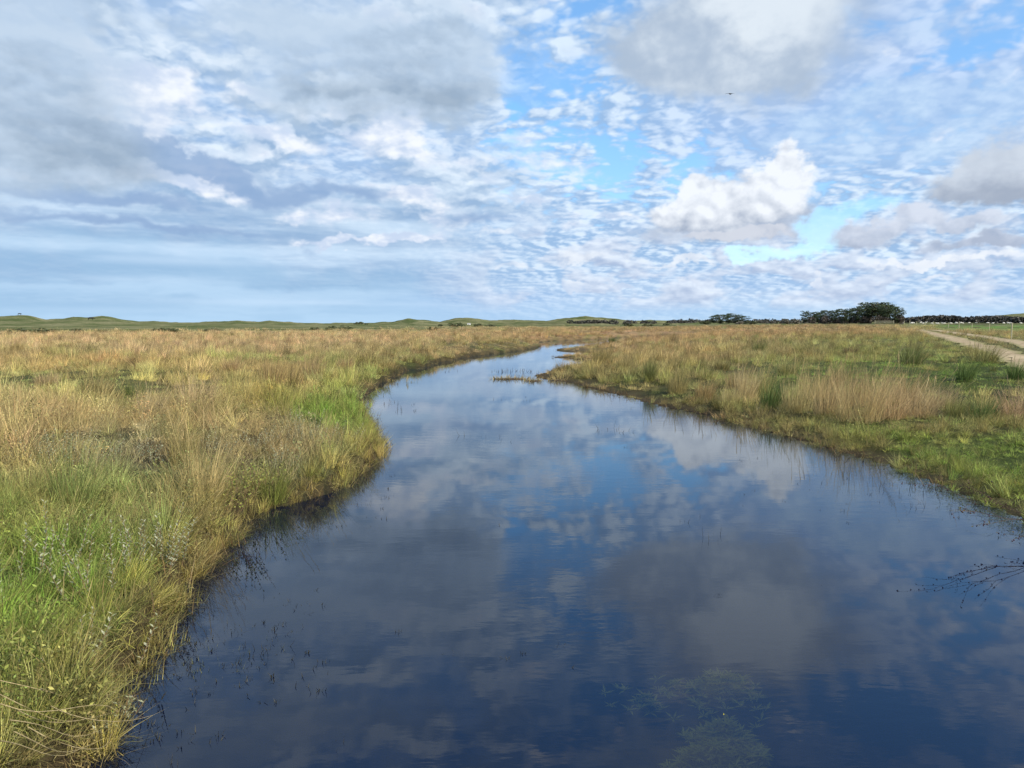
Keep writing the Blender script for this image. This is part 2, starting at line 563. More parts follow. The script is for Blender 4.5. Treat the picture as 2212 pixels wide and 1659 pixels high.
def height(x, y, sd=None, side=None):
    x = np.asarray(x, np.float64); y = np.asarray(y, np.float64)
    if sd is None:
        sd, side = water_sd(x, y)
    r = np.hypot(x, y)
    az = np.degrees(np.arctan2(x, y))
    hl = 0.005 + 0.23 * ss(sd, 0.03, 0.16) + 0.30 * ss(sd, 0.2, 2.6)
    hr = 0.012 + 0.07 * ss(sd, 0, 0.9) + 0.14 * ss(sd, 0.6, 3) + 0.28 * ss(sd, 2.5, 11)
    h = np.where(side == 0, hl, hr)
    h = h + (fb2(x, y, 0.35, 3, 200) - .5) * 0.30 * ss(sd, 0.6, 4) + (fb2(x, y, 2.2, 3, 205) - .5) * 0.10 * ss(sd, 0.0, 0.6) * ss(r, 90, 30)
    far = ss(az, 4, 24) * (0.36 * ss(r, 25, 75) + 0.95 * ss(r, 80, 360)) * ss(y, -20, 5)
    h = h + far + 0.25 * ss(np.abs(az), 12, 4) * ss(r, 90, 200) * (y > 0)
    bed = -0.03 - 0.30 * ss(-sd, 0, 0.5) - 0.75 * ss(-sd, 0.3, 3.0) + (fb2(x, y, 1.6, 3, 210) - .5) * 0.16 * ss(-sd, .2, 1)
    return np.where(sd > 0, h, bed)


# the wheel tracks of the farm road, right
RUT_A = [ground_at(a, b, 0.9) for a, b in ((2450, 845), (2330, 795), (2212, 760), (2150, 748), (2080, 735), (2030, 724))]
RUT_B = [ground_at(a, b, 0.9) for a, b in ((2480, 800), (2350, 764), (2212, 739), (2130, 728), (2070, 720), (2025, 715))]
RUT_A += [at_range(1984, 150), at_range(1934, 230), at_range(1894, 315)]
RUT_B += [at_range(1995, 150), at_range(1945, 230), at_range(1900, 315)]


def line_dist(x, y, P):
    best = np.full(np.shape(x), 1e9)
    for (x0, y0), (x1, y1) in zip(P[:-1], P[1:]):
        dx, dy = x1 - x0, y1 - y0
        t = np.clip(((x - x0) * dx + (y - y0) * dy) / (dx * dx + dy * dy), 0, 1)
        best = np.minimum(best, np.hypot(x - x0 - t * dx, y - y0 - t * dy))
    return best


# ---------------------------------------------------------------- what grows where
STRAW, PALE, RUST, OLIVE = (.38, .26, .105), (.44, .34, .16), (.33, .185, .085), (.17, .165, .055)
GREEN, LIME, DARK, GREY, MUD = (.105, .175, .035), (.20, .27, .055), (.055, .095, .028), (.24, .24, .16), (.075, .05, .03)
# x, y, rx, ry in the photograph, weight, colour, height factor 0 low turf .. 1 tall rushes
ZONES = [
    (500, 745, 900, 26, 1.6, (.39, .27, .15), .8), (150, 790, 240, 16, .9, STRAW, .7), (220, 832, 360, 26, 3.2, (.30, .31, .10), .12),
    (560, 782, 110, 9, 2.0, LIME, .15), (120, 765, 120, 8, .6, GREEN, .3), (640, 820, 140, 26, 1.3, (.34, .24, .12), .8), (440, 830, 120, 30, 1.6, STRAW, .9),
    (200, 850, 70, 22, 1.2, OLIVE, .9), (900, 760, 200, 12, 1.0, OLIVE, .45), (960, 772, 70, 9, 2.2, DARK, .6),
    (780, 850, 90, 40, 4.0, (.17, .26, .04), .4), (745, 920, 80, 60, 4.5, (.13, .25, .03), .45), (660, 1030, 120, 30, 2.0, (.16, .22, .05), .5), (860, 790, 90, 16, 2.0, (.20, .19, .055), .4),
    (1070, 745, 130, 9, 1.3, (.20, .185, .06), .4), (600, 850, 60, 30, 1.5, (.36, .27, .06), .6),
    (350, 930, 340, 50, 1.6, (.34, .26, .11), .75), (60, 930, 170, 80, 1.6, PALE, .8), (650, 960, 130, 40, 1.6, GREY, .6), (300, 980, 200, 40, 1.0, GREY, .7),
    (520, 1000, 160, 60, .8, OLIVE, .7), (700, 1040, 110, 30, 1.2, (.23, .21, .07), .5), (560, 1060, 120, 30, 1.0, (.26, .22, .09), .5), (230, 1080, 260, 70, 1.3, (.22, .25, .08), .6),
    (120, 1250, 260, 130, 3.0, (.15, .245, .035), .62), (420, 1180, 70, 80, 1.0, (.30, .26, .09), .45), (320, 1330, 130, 90, 1.4, (.27, .28, .08), .5),
    (120, 1520, 220, 150, 2.0, (.30, .29, .09), .62), (120, 1420, 140, 50, 1.2, (.20, .27, .05), .5),
    (1520, 722, 420, 16, 2.2, (.31, .185, .095), .75), (1420, 765, 200, 20, 1.5, (.28, .20, .085), .85), (1330, 790, 120, 22, 1.0, OLIVE, .7),
    (1350, 825, 140, 16, 1.6, (.22, .20, .07), .35), (1640, 775, 170, 26, 1.0, (.24, .20, .09), .6), (1880, 760, 240, 30, 1.4, (.19, .205, .06), .35),
    (1760, 800, 150, 20, 1.3, (.16, .22, .05), .2), (1950, 812, 280, 26, 3.0, (.175, .27, .045), .10), (1560, 850, 200, 22, 1.1, (.26, .22, .09), .55),
    (1870, 868, 260, 20, 2.0, (.25, .23, .08), .22), (1700, 862, 90, 18, 1.0, (.26, .23, .08), .25), (2150, 850, 120, 30, .8, OLIVE, .3),
    (1500, 885, 140, 16, 1.3, (.24, .20, .08), .3), (1950, 955, 460, 46, 4.0, (.20, .28, .045), .22), (2150, 1030, 220, 70, 3.5, (.19, .27, .04), .3), (1680, 915, 140, 16, 2.0, (.20, .25, .05), .2), (1700, 925, 130, 18, 1.8, (.19, .25, .05), .22),
    (2180, 706, 160, 9, 6.0, (.12, .23, .04), .0), (2050, 712, 120, 6, 1.2, (.30, .27, .12), .3), (1800, 712, 150, 8, 1.2, (.28, .21, .11), .5),
    (700, 708, 1200, 8, .9, (.26, .22, .12), .5),
]


def zone(x, y, sd, side, z=0.5):
    """albedo (n,3) and tallness (n) of the cover"""
    px, py = to_photo(x, y, np.zeros_like(x) + z)
    vis = y > 0.5
    px = np.where(vis, px, np.where(x < 0, 150, 2100)); py = np.where(vis, py, 1300)
    j = (fb2(x, y, .25, 3, 300) - .5)
    j2 = (fb2(x, y, 1.1, 3, 310) - .5)
    sc_x, sc_y = np.clip((py - 690) * .5, 20, 180), np.clip((py - 690) * .25, 3, 60)
    qx, qy = px + j * sc_x * 2.4, py + j2 * sc_y * 1.6
    W = np.full(x.shape, .25)
    c = np.ones(x.shape + (3,)) * np.array((.24, .21, .09)) * .25
    t = np.full(x.shape, .5 * .25)
    for zx, zy, rx, ry, w, col, tall in ZONES:
        g = w * np.exp(-(((qx - zx) / rx) ** 2 + ((qy - zy) / ry) ** 2) * 1.2)
        W = W + g
        c = c + g[..., None] * np.array(col)
        t = t + g * tall
    c = c / W[..., None]
    t = t / W
    n = fb2(x, y, .55, 4, 320)
    n2 = fb2(x, y, .12, 3, 330)
    n3 = fb2(x, y, 1.5, 2, 335)
    k = np.clip((n - .5) * 3.0 + (n2 - .5) * 1.4 + (n3 - .5) * 2.2, -1, 1)[..., None]
    c = np.where(k > 0, lerp(c, np.array(STRAW) * .95, k * .45), lerp(c, np.array((.13, .185, .035)), -k * .62))
    t = np.clip(t + k[..., 0] * .25, 0, 1)
    # brown wet fringe
    fr = np.where(side == 0, ss(sd, .35, 0), ss(sd, 1.0, .1) * .75)
    fr = fr * np.where(px > 1950, .45, 1)
    c = lerp(c, np.array((.20, .15, .065)), (fr * .8)[..., None])
    t = t * (1 - fr * .6)
    # grazed field beyond the fence
    fx = ss(px, 2010, 2060) * ss(py, 722, 712) * (y > 40)
    c = lerp(c, np.array((.115, .225, .035)), (fx * .85)[..., None])
    return c, t * (1 - fx)


# ---------------------------------------------------------------- ground sheet
def build_ground():
    # angular steps: fine ahead, coarse behind
    th = np.concatenate([np.arange(-46, 46, .22), np.arange(46, 314, 3.0)])
    rr = np.concatenate([[0.4], 0.9 * 1.0275 ** np.arange(0, 262)])
    rr = rr[rr < 900]
    rr = np.concatenate([rr, [1100, 1500, 2200, 3500, 6000]])
    T, R_ = np.meshgrid(np.radians(th), rr)
    x, y = R_ * np.sin(T), R_ * np.cos(T)
    sd, side = water_sd(x, y)
    z = height(x, y, sd, side)
    z = np.where(R_ > 900, .5, z)
    c, t = zone(x, y, sd, side)
    bedc = np.array((.016, .017, .011))
    c = np.where((sd < 0)[..., None], bedc, c * lerp(.24, .75, ss(R_, 25, 120))[..., None])  # dark soil, darkened further nearby to paint in shade between the plants
    mud = np.clip(np.where(side == 0, ss(sd, .22, .03) * ss(R_, 35, 12), ss(sd, .7, .1)), 0, 1) * (sd > 0) * np.where(side == 1, .9, .9)
    c = lerp(c, np.array((.055, .038, .022)), (mud * .85)[..., None])
    nr, nt_ = x.shape
    V = np.stack([x, y, z], -1).reshape(-1, 3)
    idx = np.arange(nr * nt_).reshape(nr, nt_)
    a, b = idx[:-1, :], idx[1:, :]
    a2, b2 = np.roll(a, -1, 1), np.roll(b, -1, 1)
    F = np.stack([a, a2, b2, b], -1).reshape(-1, 4)
    # close the middle
    V = np.vstack([V, [[0, 0, float(z[0].mean())]]])
    cen = len(V) - 1
    tri = np.stack([np.full(nt_, cen), np.roll(idx[0], -1), idx[0]], -1)
    cc = np.vstack([c.reshape(-1, 3), [bedc]])
    m, nt, out = new_mat('ground')
    geo = nt.nodes.new('ShaderNodeNewGeometry')
    P = X(geo.outputs['Position'])
    at = nt.nodes.new('ShaderNodeAttribute'); at.attribute_name = 'cover'
    n1 = nnoise(P, 1.3, 6, .65)
    n2 = nnoise(P, 22, 4, .7)
    n3 = nnoise(P, .11, 4, .6)
    k = nrange(n1, .3, .7, .55, 1.45) * nrange(n2, .25, .75, .6, 1.4) * nrange(n3, .3, .7, .8, 1.2)
    mul = nt.nodes.new('ShaderNodeVectorMath'); mul.operation = 'SCALE'
    nt.links.new(at.outputs[0], mul.inputs[0]); nt.links.new(k.s, mul.inputs[3])
    bs = nt.nodes.new('ShaderNodeBsdfPrincipled')
    nt.links.new(mul.outputs[0], bs.inputs['Base Color'])
    bs.inputs['Roughness'].default_value = .9
    bs.inputs['Specular IOR Level'].default_value = .1
    bp = nt.nodes.new('ShaderNodeBump')
    bp.inputs['Distance'].default_value = .05
    bp.inputs['Strength'].default_value = .8
    nt.links.new((n2 + n1).s, bp.inputs['Height'])
    nt.links.new(bp.outputs[0], bs.inputs['Normal'])
    nt.links.new(bs.outputs[0], out.inputs[0])
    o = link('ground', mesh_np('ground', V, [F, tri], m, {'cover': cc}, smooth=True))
    tag(o, 'flat grassy marsh ground with low muddy river banks', kind='structure')


build_ground()


# ---------------------------------------------------------------- river
def build_river():
    m, nt, out = new_mat('river_water')
    geo = nt.nodes.new('ShaderNodeNewGeometry')
    P = X(geo.outputs['Position'])
    mp = nt.nodes.new('ShaderNodeMapping')
    nt.links.new(P.s, mp.inputs[0])
    mp.inputs['Scale'].default_value = (.75, 1.9, 1)
    mp.inputs['Rotation'].default_value = (0, 0, math.radians(-12))
    Q = X(mp.outputs[0])
    n1 = nnoise(Q, 2.6, 3, .5, .2)
    n2 = nnoise(Q, 9.0, 2, .5)
    patch = nrange(nnoise(P, .28, 3, .5), .42, .62, .12, 1.0)
    bp = nt.nodes.new('ShaderNodeBump')
    bp.inputs['Distance'].default_value = .01
    nt.links.new((patch * .15).s, bp.inputs['Strength'])
    nt.links.new((n1 + n2 * .25).s, bp.inputs['Height'])
    fr = nt.nodes.new('ShaderNodeFresnel')
    fr.inputs['IOR'].default_value = 1.48
    nt.links.new(bp.outputs[0], fr.inputs['Normal'])
    gl = nt.nodes.new('ShaderNodeBsdfGlossy')
    gl.inputs['Roughness'].default_value = .02
    gl.inputs['Color'].default_value = (.88, .95, 1.0, 1)
    nt.links.new(bp.outputs[0], gl.inputs['Normal'])
    tr = nt.nodes.new('ShaderNodeBsdfTransparent')
    tr.inputs[0].default_value = (.62, .66, .62, 1)
    mx = nt.nodes.new('ShaderNodeMixShader')
    nt.links.new(fr.outputs[0], mx.inputs[0])
    body = nt.nodes.new('ShaderNodeBsdfDiffuse')      # slight turbidity, its blue painted in to make the reflection look bluer
    body.inputs[0].default_value = (.002, .013, .072, 1)
    mb_ = nt.nodes.new('ShaderNodeMixShader'); mb_.inputs[0].default_value = .22
    nt.links.new(tr.outputs[0], mb_.inputs[1]); nt.links.new(body.outputs[0], mb_.inputs[2])
    nt.links.new(mb_.outputs[0], mx.inputs[1])
    nt.links.new(gl.outputs[0], mx.inputs[2])
    nt.links.new(mx.outputs[0], out.inputs[0])
    V = [(-30, -70, 0), (80, -70, 0), (80, 130, 0), (-30, 130, 0)]
    o = link('river', mesh_np('river', V, [np.array([[0, 1, 2, 3]])], m))
    tag(o, 'calm dark blue river water mirroring the clouds', kind='structure')


build_river()


# ---------------------------------------------------------------- dunes on the horizon
PROFILE = [(-600, 690), (-300, 684), (-120, 688), (0, 684), (40, 682.5), (62, 684), (100, 692), (130, 690), (160, 686), (185, 688), (220, 684.5), (262, 692), (300, 696.5), (330, 695),
           (370, 698), (420, 699.5), (460, 696), (515, 694), (560, 697.5), (582, 693.5), (600, 696), (640, 699), (700, 700), (760, 699),
           (805, 700), (850, 696.5), (882, 689), (905, 693), (950, 697), (985, 689), (1003, 688), (1030, 690), (1060, 694), (1110, 692),
           (1140, 694), (1180, 694.5), (1225, 688), (1265, 685.5), (1310, 690), (1360, 693.5), (1420, 694), (1500, 693.5), (1600, 695),
           (1700, 694.5), (1900, 694.5), (2060, 691), (2120, 686), (2160, 683), (2212, 679), (2300, 674), (2450, 682), (2700, 690)]


def build_dunes():
    th = np.arange(-58, 58, .11)
    rr = np.concatenate([np.arange(150, 420, 7.0), np.arange(420, 800, 9.0), [810, 840]])
    A, R_ = np.meshgrid(th, rr)
    x, y = R_ * np.sin(np.radians(A)), R_ * np.cos(np.radians(A))
    pa = np.array([azel(a, b)[0] for a, b in PROFILE])
    pe = np.array([azel(a, b - 1.5)[1] for a, b in PROFILE])
    el = np.interp(A, pa, pe)
    Rf = 620 + (fb2(A * .12, A * 0, 1.0, 2, 400) - .5) * 160
    base = height(x, y, np.full(x.shape, 50.0), np.zeros(x.shape, np.int8))
    top = CAM_H + np.tan(np.radians(el)) * Rf - base
    n = fb2(x, y, .022, 4, 410)
    w = np.where(R_ < Rf, 80, 60)
    far = (top) * np.exp(-((R_ - Rf) / w) ** 2)
    far = far * (1 - .0 * n)
    lowc = CAM_H + np.tan(np.radians(np.minimum(el - .12, .35))) * R_ - base      # the sight line nothing nearer may cross
    mid = ss(A, -3, -16) * (2.6 * np.exp(-((R_ - 330) / 90) ** 2)) + 1.5 * ss(n, .42, .66) * np.exp(-((R_ - 440) / 70) ** 2) * ss(A, 22, 12)
    mid = mid * (.45 + 1.1 * fb2(x, y, .012, 3, 420))
    mid = np.minimum(mid, np.maximum(lowc, .0) * .8 + .1)
    fore = ss(A, 2, -14) * .65 * ss(R_, 150, 200)
    rough = (n - .5) * 4.5 * np.exp(-((R_ - Rf + 70) / 70) ** 2) * np.clip(top / 6, 0, 1)
    z = base + np.maximum(np.maximum(far, mid), fore) + rough
    lump = (fb2(x, y, .07, 4, 430) - .5) * 2.2 * ss(R_, 200, 330)
    z = z + lump
    edge = np.minimum(ss(R_, 150, 170), ss(R_, 835, 800))
    z = z * edge + (base - 1.0) * (1 - edge)
    m, nt, out = new_mat('dune_grass')
    geo = nt.nodes.new('ShaderNodeNewGeometry')
    P = X(geo.outputs['Position'])
    sn = nt.nodes.new('ShaderNodeSeparateXYZ')
    nt.links.new(P.s, sn.inputs[0])
    n1 = nnoise(P, .05, 6, .65)
    n2 = nnoise(P, .35, 5, .7)
    n3 = nnoise(P, .018, 4, .5)
    c = nmix(nrange(n1, .4, .6), (.085, .105, .04), (.24, .22, .12))
    c = nmix(nrange(n2, .35, .75, 0, .6), c, (.075, .10, .04))
    sand = nrange(X(sn.outputs[2]), 6.0, 13.0) * nrange(n1, .48, .62) * nrange(X(sn.outputs[0]), -100, -220)
    c = nmix(sand, c, (.42, .37, .24))
    dk = nrange(n3, .50, .60, 0, .75) * nrange(X(sn.outputs[0]), -60, 80)
    c = nmix(dk, c, (.055, .06, .03))
    bs = nt.nodes.new('ShaderNodeBsdfDiffuse')
    nt.links.new(c.s, bs.inputs[0])
    nt.links.new(bs.outputs[0], out.inputs[0])
    bp = nt.nodes.new('ShaderNodeBump')
    bp.inputs['Distance'].default_value = 1.2
    nt.links.new(n2.s, bp.inputs['Height'])
    nt.links.new(bp.outputs[0], bs.inputs['Normal'])
    nr, nc = x.shape
    idx = np.arange(nr * nc).reshape(nr, nc)
    F = np.stack([idx[:-1, :-1], idx[:-1, 1:], idx[1:, 1:], idx[1:, :-1]], -1).reshape(-1, 4)
    o = link('dune_hills', mesh_np('dunes', np.stack([x, y, z], -1).reshape(-1, 3), [F], m, smooth=True))
    tag(o, 'low rounded grassy dunes along the horizon', kind='structure')
    return th, rr, z


DTH, DRR, DZ = build_dunes()


def surface(x, y):
    """height of whatever ground shows at a point"""
    h = float(height(np.array([x]), np.array([y]))[0])
    r, a = math.hypot(x, y), math.degrees(math.atan2(x, y))
    if 150 < r < 835 and abs(a) < 57:
        i = int(np.clip(np.searchsorted(DRR, r) - 1, 0, len(DRR) - 2))
        j = int(np.clip((a - DTH[0]) / .11, 0, len(DTH) - 2))
        t = (r - DRR[i]) / (DRR[i + 1] - DRR[i])
        h = max(h, float(DZ[i, j] * (1 - t) + DZ[i + 1, j] * t))
    return h


# ---------------------------------------------------------------- farm track: two worn wheel ruts
def build_track():
    m, nt, out = new_mat('track_sand')
    geo = nt.nodes.new('ShaderNodeNewGeometry')
    P = X(geo.outputs['Position'])
    n = nnoise(P, 1.1, 6, .65)
    n2 = nnoise(P, 14, 4, .7)
    c = nmix(nrange(n, .35, .65), (.27, .205, .13), (.43, .34, .22))
    c = nmix(nrange(n2, .55, .8, 0, .5), c, (.19, .17, .10))
    at = nt.nodes.new('ShaderNodeAttribute'); at.attribute_name = 'edge'
    c = nmix(nrange(X(at.outputs[2]), .5, 1.0, 0, .8), c, (.17, .18, .07))
    bs = nt.nodes.new('ShaderNodeBsdfDiffuse')
    nt.links.new(c.s, bs.inputs[0])
    nt.links.new(bs.outputs[0], out.inputs[0])
    for P_, w in ((RUT_A, .95), (RUT_B, .82)):
        pts = []
        for (x0, y0), (x1, y1) in zip(P_[:-1], P_[1:]):
            n = max(2, int(math.hypot(x1 - x0, y1 - y0) / .5))
            pts += [(x0 + (x1 - x0) * k / n, y0 + (y1 - y0) * k / n) for k in range(n)]
        pts = np.array(pts)
        for _ in range(30):
            pts[1:-1] = (pts[:-2] + pts[1:-1] * 2 + pts[2:]) / 4
        d = np.gradient(pts, axis=0)
        d /= np.linalg.norm(d, axis=1)[:, None]
        nrm = np.stack([-d[:, 1], d[:, 0]], -1)
        rag = 1 + (fb2(pts[:, 0], pts[:, 1], .5, 3, 500) - .5) * 1.1
        cols = np.linspace(-1, 1, 7)
        V = (pts[:, None, :] + nrm[:, None, :] * (cols[None, :, None] * w * rag[:, None, None]))
        h = height(V[..., 0], V[..., 1], np.full(V.shape[:2], 50.0), np.ones(V.shape[:2], np.int8))
        z = h + .025 - .03 * (1 - np.abs(cols))[None, :] * 0
        VV = np.concatenate([V, z[..., None]], -1).reshape(-1, 3)
        k = len(cols)
        idx = np.arange(len(pts) * k).reshape(len(pts), k)
        F = np.stack([idx[:-1, :-1], idx[:-1, 1:], idx[1:, 1:], idx[1:, :-1]], -1).reshape(-1, 4)
        e = np.repeat(np.abs(cols)[None], len(pts), 0).reshape(-1)
        o = link('farm_track', mesh_np('track', VV, [F], m, {'edge': np.stack([e, e, e], -1)}, smooth=True))
        tag(o, 'pale sandy wheel rut of the farm track', kind='structure')


build_track()

# ---------------------------------------------------------------- blades of grass
def blade_mat(name, transl=.3):
    """colour = tint of the tuft x variation of the blade, drier towards the tip"""
    m, nt, out = new_mat(name)
    ti = nt.nodes.new('ShaderNodeAttribute'); ti.attribute_name = 'tint'; ti.attribute_type = 'INSTANCER'
    bl = nt.nodes.new('ShaderNodeAttribute'); bl.attribute_name = 'blade'
    sp = nt.nodes.new('ShaderNodeSeparateColor')
    nt.links.new(bl.outputs[0], sp.inputs[0])
    r, t, d = (X(sp.outputs[i]) for i in range(3))
    mul = nt.nodes.new('ShaderNodeVectorMath'); mul.operation = 'SCALE'
    nt.links.new(ti.outputs[0], mul.inputs[0]); nt.links.new(nrange(r, 0, 1, .35, 2.35).s, mul.inputs[3])
    c = nmix(nrange(d, .6, 1.0, 0, .65), X(mul.outputs[0]), (.46, .34, .15))
    c = nmix(nrange(d, .0, .25, .45, 0), c, (.15, .21, .035))
    c = nmix(nrange(t * r, .3, 1.0, 0, .55), c, (.36, .25, .10))
    bs = nt.nodes.new('ShaderNodeBsdfPrincipled')
    nt.links.new(c.s, bs.inputs['Base Color'])
    bs.inputs['Roughness'].default_value = .5
    bs.inputs['Specular IOR Level'].default_value = .18
    tr = nt.nodes.new('ShaderNodeBsdfTranslucent')
    nt.links.new(c.s, tr.inputs[0])
    mx = nt.nodes.new('ShaderNodeMixShader')
    mx.inputs[0].default_value = transl
    nt.links.new(bs.outputs[0], mx.inputs[1]); nt.links.new(tr.outputs[0], mx.inputs[2])
    nt.links.new(mx.outputs[0], out.inputs[0])
    return m


GRASS = blade_mat('grass_blade')


def blades(r, n, spread, h0, h1, w, lean, droop, seg=3, wind=(0.12, 0.0), kink=0.0, dry=(0, 1), base=0.0, head=0.0, out=1.0):
    """arrays of a tuft: n ribbons rooted within spread; lean and droop in radians"""
    a = r.uniform(0, 2 * np.pi, n)
    rad = spread * np.sqrt(r.uniform(0, 1, n))
    bx, by = rad * np.cos(a), rad * np.sin(a)
    da = a + r.normal(0, .9, n) if out else r.uniform(0, 2 * np.pi, n)
    h = r.uniform(h0, h1, n) * (1 - .25 * (rad / (spread + 1e-6)) * r.uniform(0, 1, n))
    th0 = np.abs(r.normal(0, lean, n)) + out * lean * .5 * rad / (spread + 1e-6)
    th1 = th0 + np.abs(r.normal(0, droop, n))
    kk = r.uniform(0, 1, n) < kink
    kp = r.randint(1, seg + 1, n)
    wd = w * r.uniform(.6, 1.3, n)
    dirx, diry = np.cos(da), np.sin(da)
    sa = r.uniform(0, 2 * np.pi, n)
    sx, sy = np.cos(sa), np.sin(sa)
    X_, Y_, Z_ = bx.copy(), by.copy(), np.full(n, base)
    rnd, dr = r.uniform(0, 1, n), r.uniform(dry[0], dry[1], n)
    V, A = [], []
    for k in range(seg + 1):
        t = k / seg
        ww = wd * (1 - .75 * t ** 1.6) * .5
        if head and k == seg:
            ww = wd * head
        if k < seg or head:
            V.append(np.stack([X_ - sx * ww, Y_ - sy * ww, Z_], -1))
            V.append(np.stack([X_ + sx * ww, Y_ + sy * ww, Z_], -1))
            A += [np.stack([rnd, np.full(n, t), dr], -1)] * 2
        else:
            V.append(np.stack([X_, Y_, Z_], -1))
            A.append(np.stack([rnd, np.full(n, t), dr], -1))
        if k < seg:
            th = th0 + (th1 - th0) * ((k + .5) / seg) ** 1.3
            th = np.where(kk & (k >= kp), th + 1.35, th)
            L = h / seg
            X_ = X_ + dirx * np.sin(th) * L + wind[0] * L * (.4 + t) * 2
            Y_ = Y_ + diry * np.sin(th) * L + wind[1] * L * (.4 + t) * 2
            Z_ = Z_ + np.cos(th) * L
    if head:      # closing point of the seed head
        V.append(np.stack([X_ + dirx * .012, Y_ + diry * .012, Z_ + h * .09], -1))
        A.append(np.stack([rnd, np.full(n, 1.0), np.full(n, .95)], -1))
    V, A = np.stack(V, 1), np.stack(A, 1)
    m = V.shape[1]
    o = np.arange(n)[:, None] * m
    Q = []
    rows = seg + (1 if head else 0)
    for k in range(rows - 1):
        Q.append(o + np.array([[2 * k, 2 * k + 1, 2 * k + 3, 2 * k + 2]]))
    T = o + np.array([[m - 3, m - 2, m - 1]])
    return V.reshape(-1, 3), A.reshape(-1, 3), np.vstack(Q) if Q else np.zeros((0, 4), int), T


def join(parts):
    V, A, Q, T, k = [], [], [], [], 0
    for v, a, q, t in parts:
        V.append(v); A.append(a); Q.append(q + k); T.append(t + k)
        k += len(v)
    return np.vstack(V), np.vstack(A), np.vstack(Q), np.vstack(T)


def tuft_mesh(name, parts, mat=None):
    V, A, Q, T = join(parts)
    F = ([Q] if len(Q) else []) + [T]
    return mesh_np(name, V, F, mat or GRASS, {'blade': A})


def leaf_bits(r, n, spread, h0, h1, size, dry=(0, 1), elong=2.2):
    """loose small leaves floating on unseen stems: (n) diamonds"""
    a = r.uniform(0, 2 * np.pi, n); rad = spread * np.sqrt(r.uniform(0, 1, n))
    c = np.stack([rad * np.cos(a), rad * np.sin(a), r.uniform(h0, h1, n)], -1)
    u = r.normal(size=(n, 3)); u[:, 2] = np.abs(u[:, 2]) * .7; u /= np.linalg.norm(u, axis=1)[:, None]
    w = np.cross(u, r.normal(size=(n, 3))); w /= np.linalg.norm(w, axis=1)[:, None]
    s = size * r.uniform(.6, 1.4, n)[:, None]
    V = np.stack([c, c + u * s * .5 + w * s / elong * .5, c + u * s, c + u * s * .5 - w * s / elong * .5], 1)
    rn, dr = r.uniform(.1, .6, n), r.uniform(dry[0], dry[1], n)
    A = np.repeat(np.stack([rn, np.full(n, .2), dr], -1)[:, None], 4, 1)
    Q = np.arange(n)[:, None] * 4 + np.array([[0, 1, 2, 3]])
    return V.reshape(-1, 3), A.reshape(-1, 3), Q, np.zeros((0, 3), int)


WIND = (.10, -.03)


def tuft_collection(name, metas):
    c = bpy.data.collections.new(name)
    for i, me in enumerate(metas):
        o = bpy.data.objects.new('%s_%02d' % (name, i), me)
        c.objects.link(o)
    return c


R0 = np.random.RandomState(11)
near = []
# 0-3 short green turf, 4-7 tall straw, 8-10 green and straw mix, 11-12 matted litter, 13-14 leafy herbs, 15-17 rush tufts
for i in range(4):
    near.append(tuft_mesh('turf', [blades(R0, 52, .12, .06, .21, .0058, .55, 1.0, 3, WIND, .05, (.02, .75))]))
for i in range(4):
    near.append(tuft_mesh('straw_grass', [blades(R0, 30, .11, .30, .66, .0046, .38, .7, 4, WIND, .3, (.45, 1)),
                                          blades(R0, 20, .13, .10, .32, .006, .6, 1.0, 3, WIND, .3, (.1, 1)),
                                          blades(R0, 6, .07, .5, .8, .0018, .25, .5, 4, WIND, .2, (.7, 1), head=1.5)]))
for i in range(3):
    near.append(tuft_mesh('mixed_grass', [blades(R0, 42, .12, .14, .44, .0058, .5, 1.0, 3, WIND, .1, (0, .75)),
                                          blades(R0, 14, .10, .3, .55, .003, .4, .6, 4, WIND, .35, (.7, 1)),
                                          blades(R0, 14, .12, .15, .38, .0085, .4, .9, 4, WIND, .15, (.05, .9))]))
for i in range(2):
    near.append(tuft_mesh('litter', [blades(R0, 42, .16, .12, .40, .005, 1.3, .35, 3, WIND, .3, (.6, 1), base=.03, out=0)]))
for i in range(2):
    near.append(tuft_mesh('herb', [blades(R0, 22, .12, .15, .42, .003, .25, .3, 3, WIND, 0, (.2, .8)),
                                   leaf_bits(R0, 90, .14, .05, .42, .030, (.05, .6))]))
for i in range(3):
    near.append(tuft_mesh('rush', [blades(R0, 55, .07, .35, .78, .0048, .20, .18, 3, WIND, .06, (.1, .85))]))
mid = []
# 0-2 turf, 3-5 straw, 6-7 mixed, 8-9 rush
for i in range(3):
    mid.append(tuft_mesh('turf_patch', [blades(R0, 90, .42, .05, .17, .013, .5, .8, 2, WIND, 0, (.05, .8))]))
for i in range(3):
    mid.append(tuft_mesh('straw_patch', [blades(R0, 95, .36, .25, .62, .0095, .25, .6, 3, WIND, .2, (.3, 1)),
                                         blades(R0, 30, .36, .1, .3, .013, .5, .8, 2, WIND, 0, (.0, .6))]))
for i in range(2):
    mid.append(tuft_mesh('mixed_patch', [blades(R0, 105, .4, .12, .40, .011, .35, .7, 2, WIND, .0, (0, .8))]))
for i in range(2):
    mid.append(tuft_mesh('rush_patch', [blades(R0, 95, .17, .35, .8, .009, .22, .2, 3, WIND, .05, (.1, .8))]))
farm = []
# 0-1 low, 2-4 tall
for i in range(2):
    farm.append(tuft_mesh('low_cover', [blades(R0, 80, 1.3, .08, .20, .05, .6, .6, 2, WIND, 0, (.1, .8))]))
for i in range(3):
    farm.append(tuft_mesh('tall_cover', [blades(R0, 100, 1.2, .25, .60, .032, .3, .6, 2, WIND, 0, (.2, 1))]))


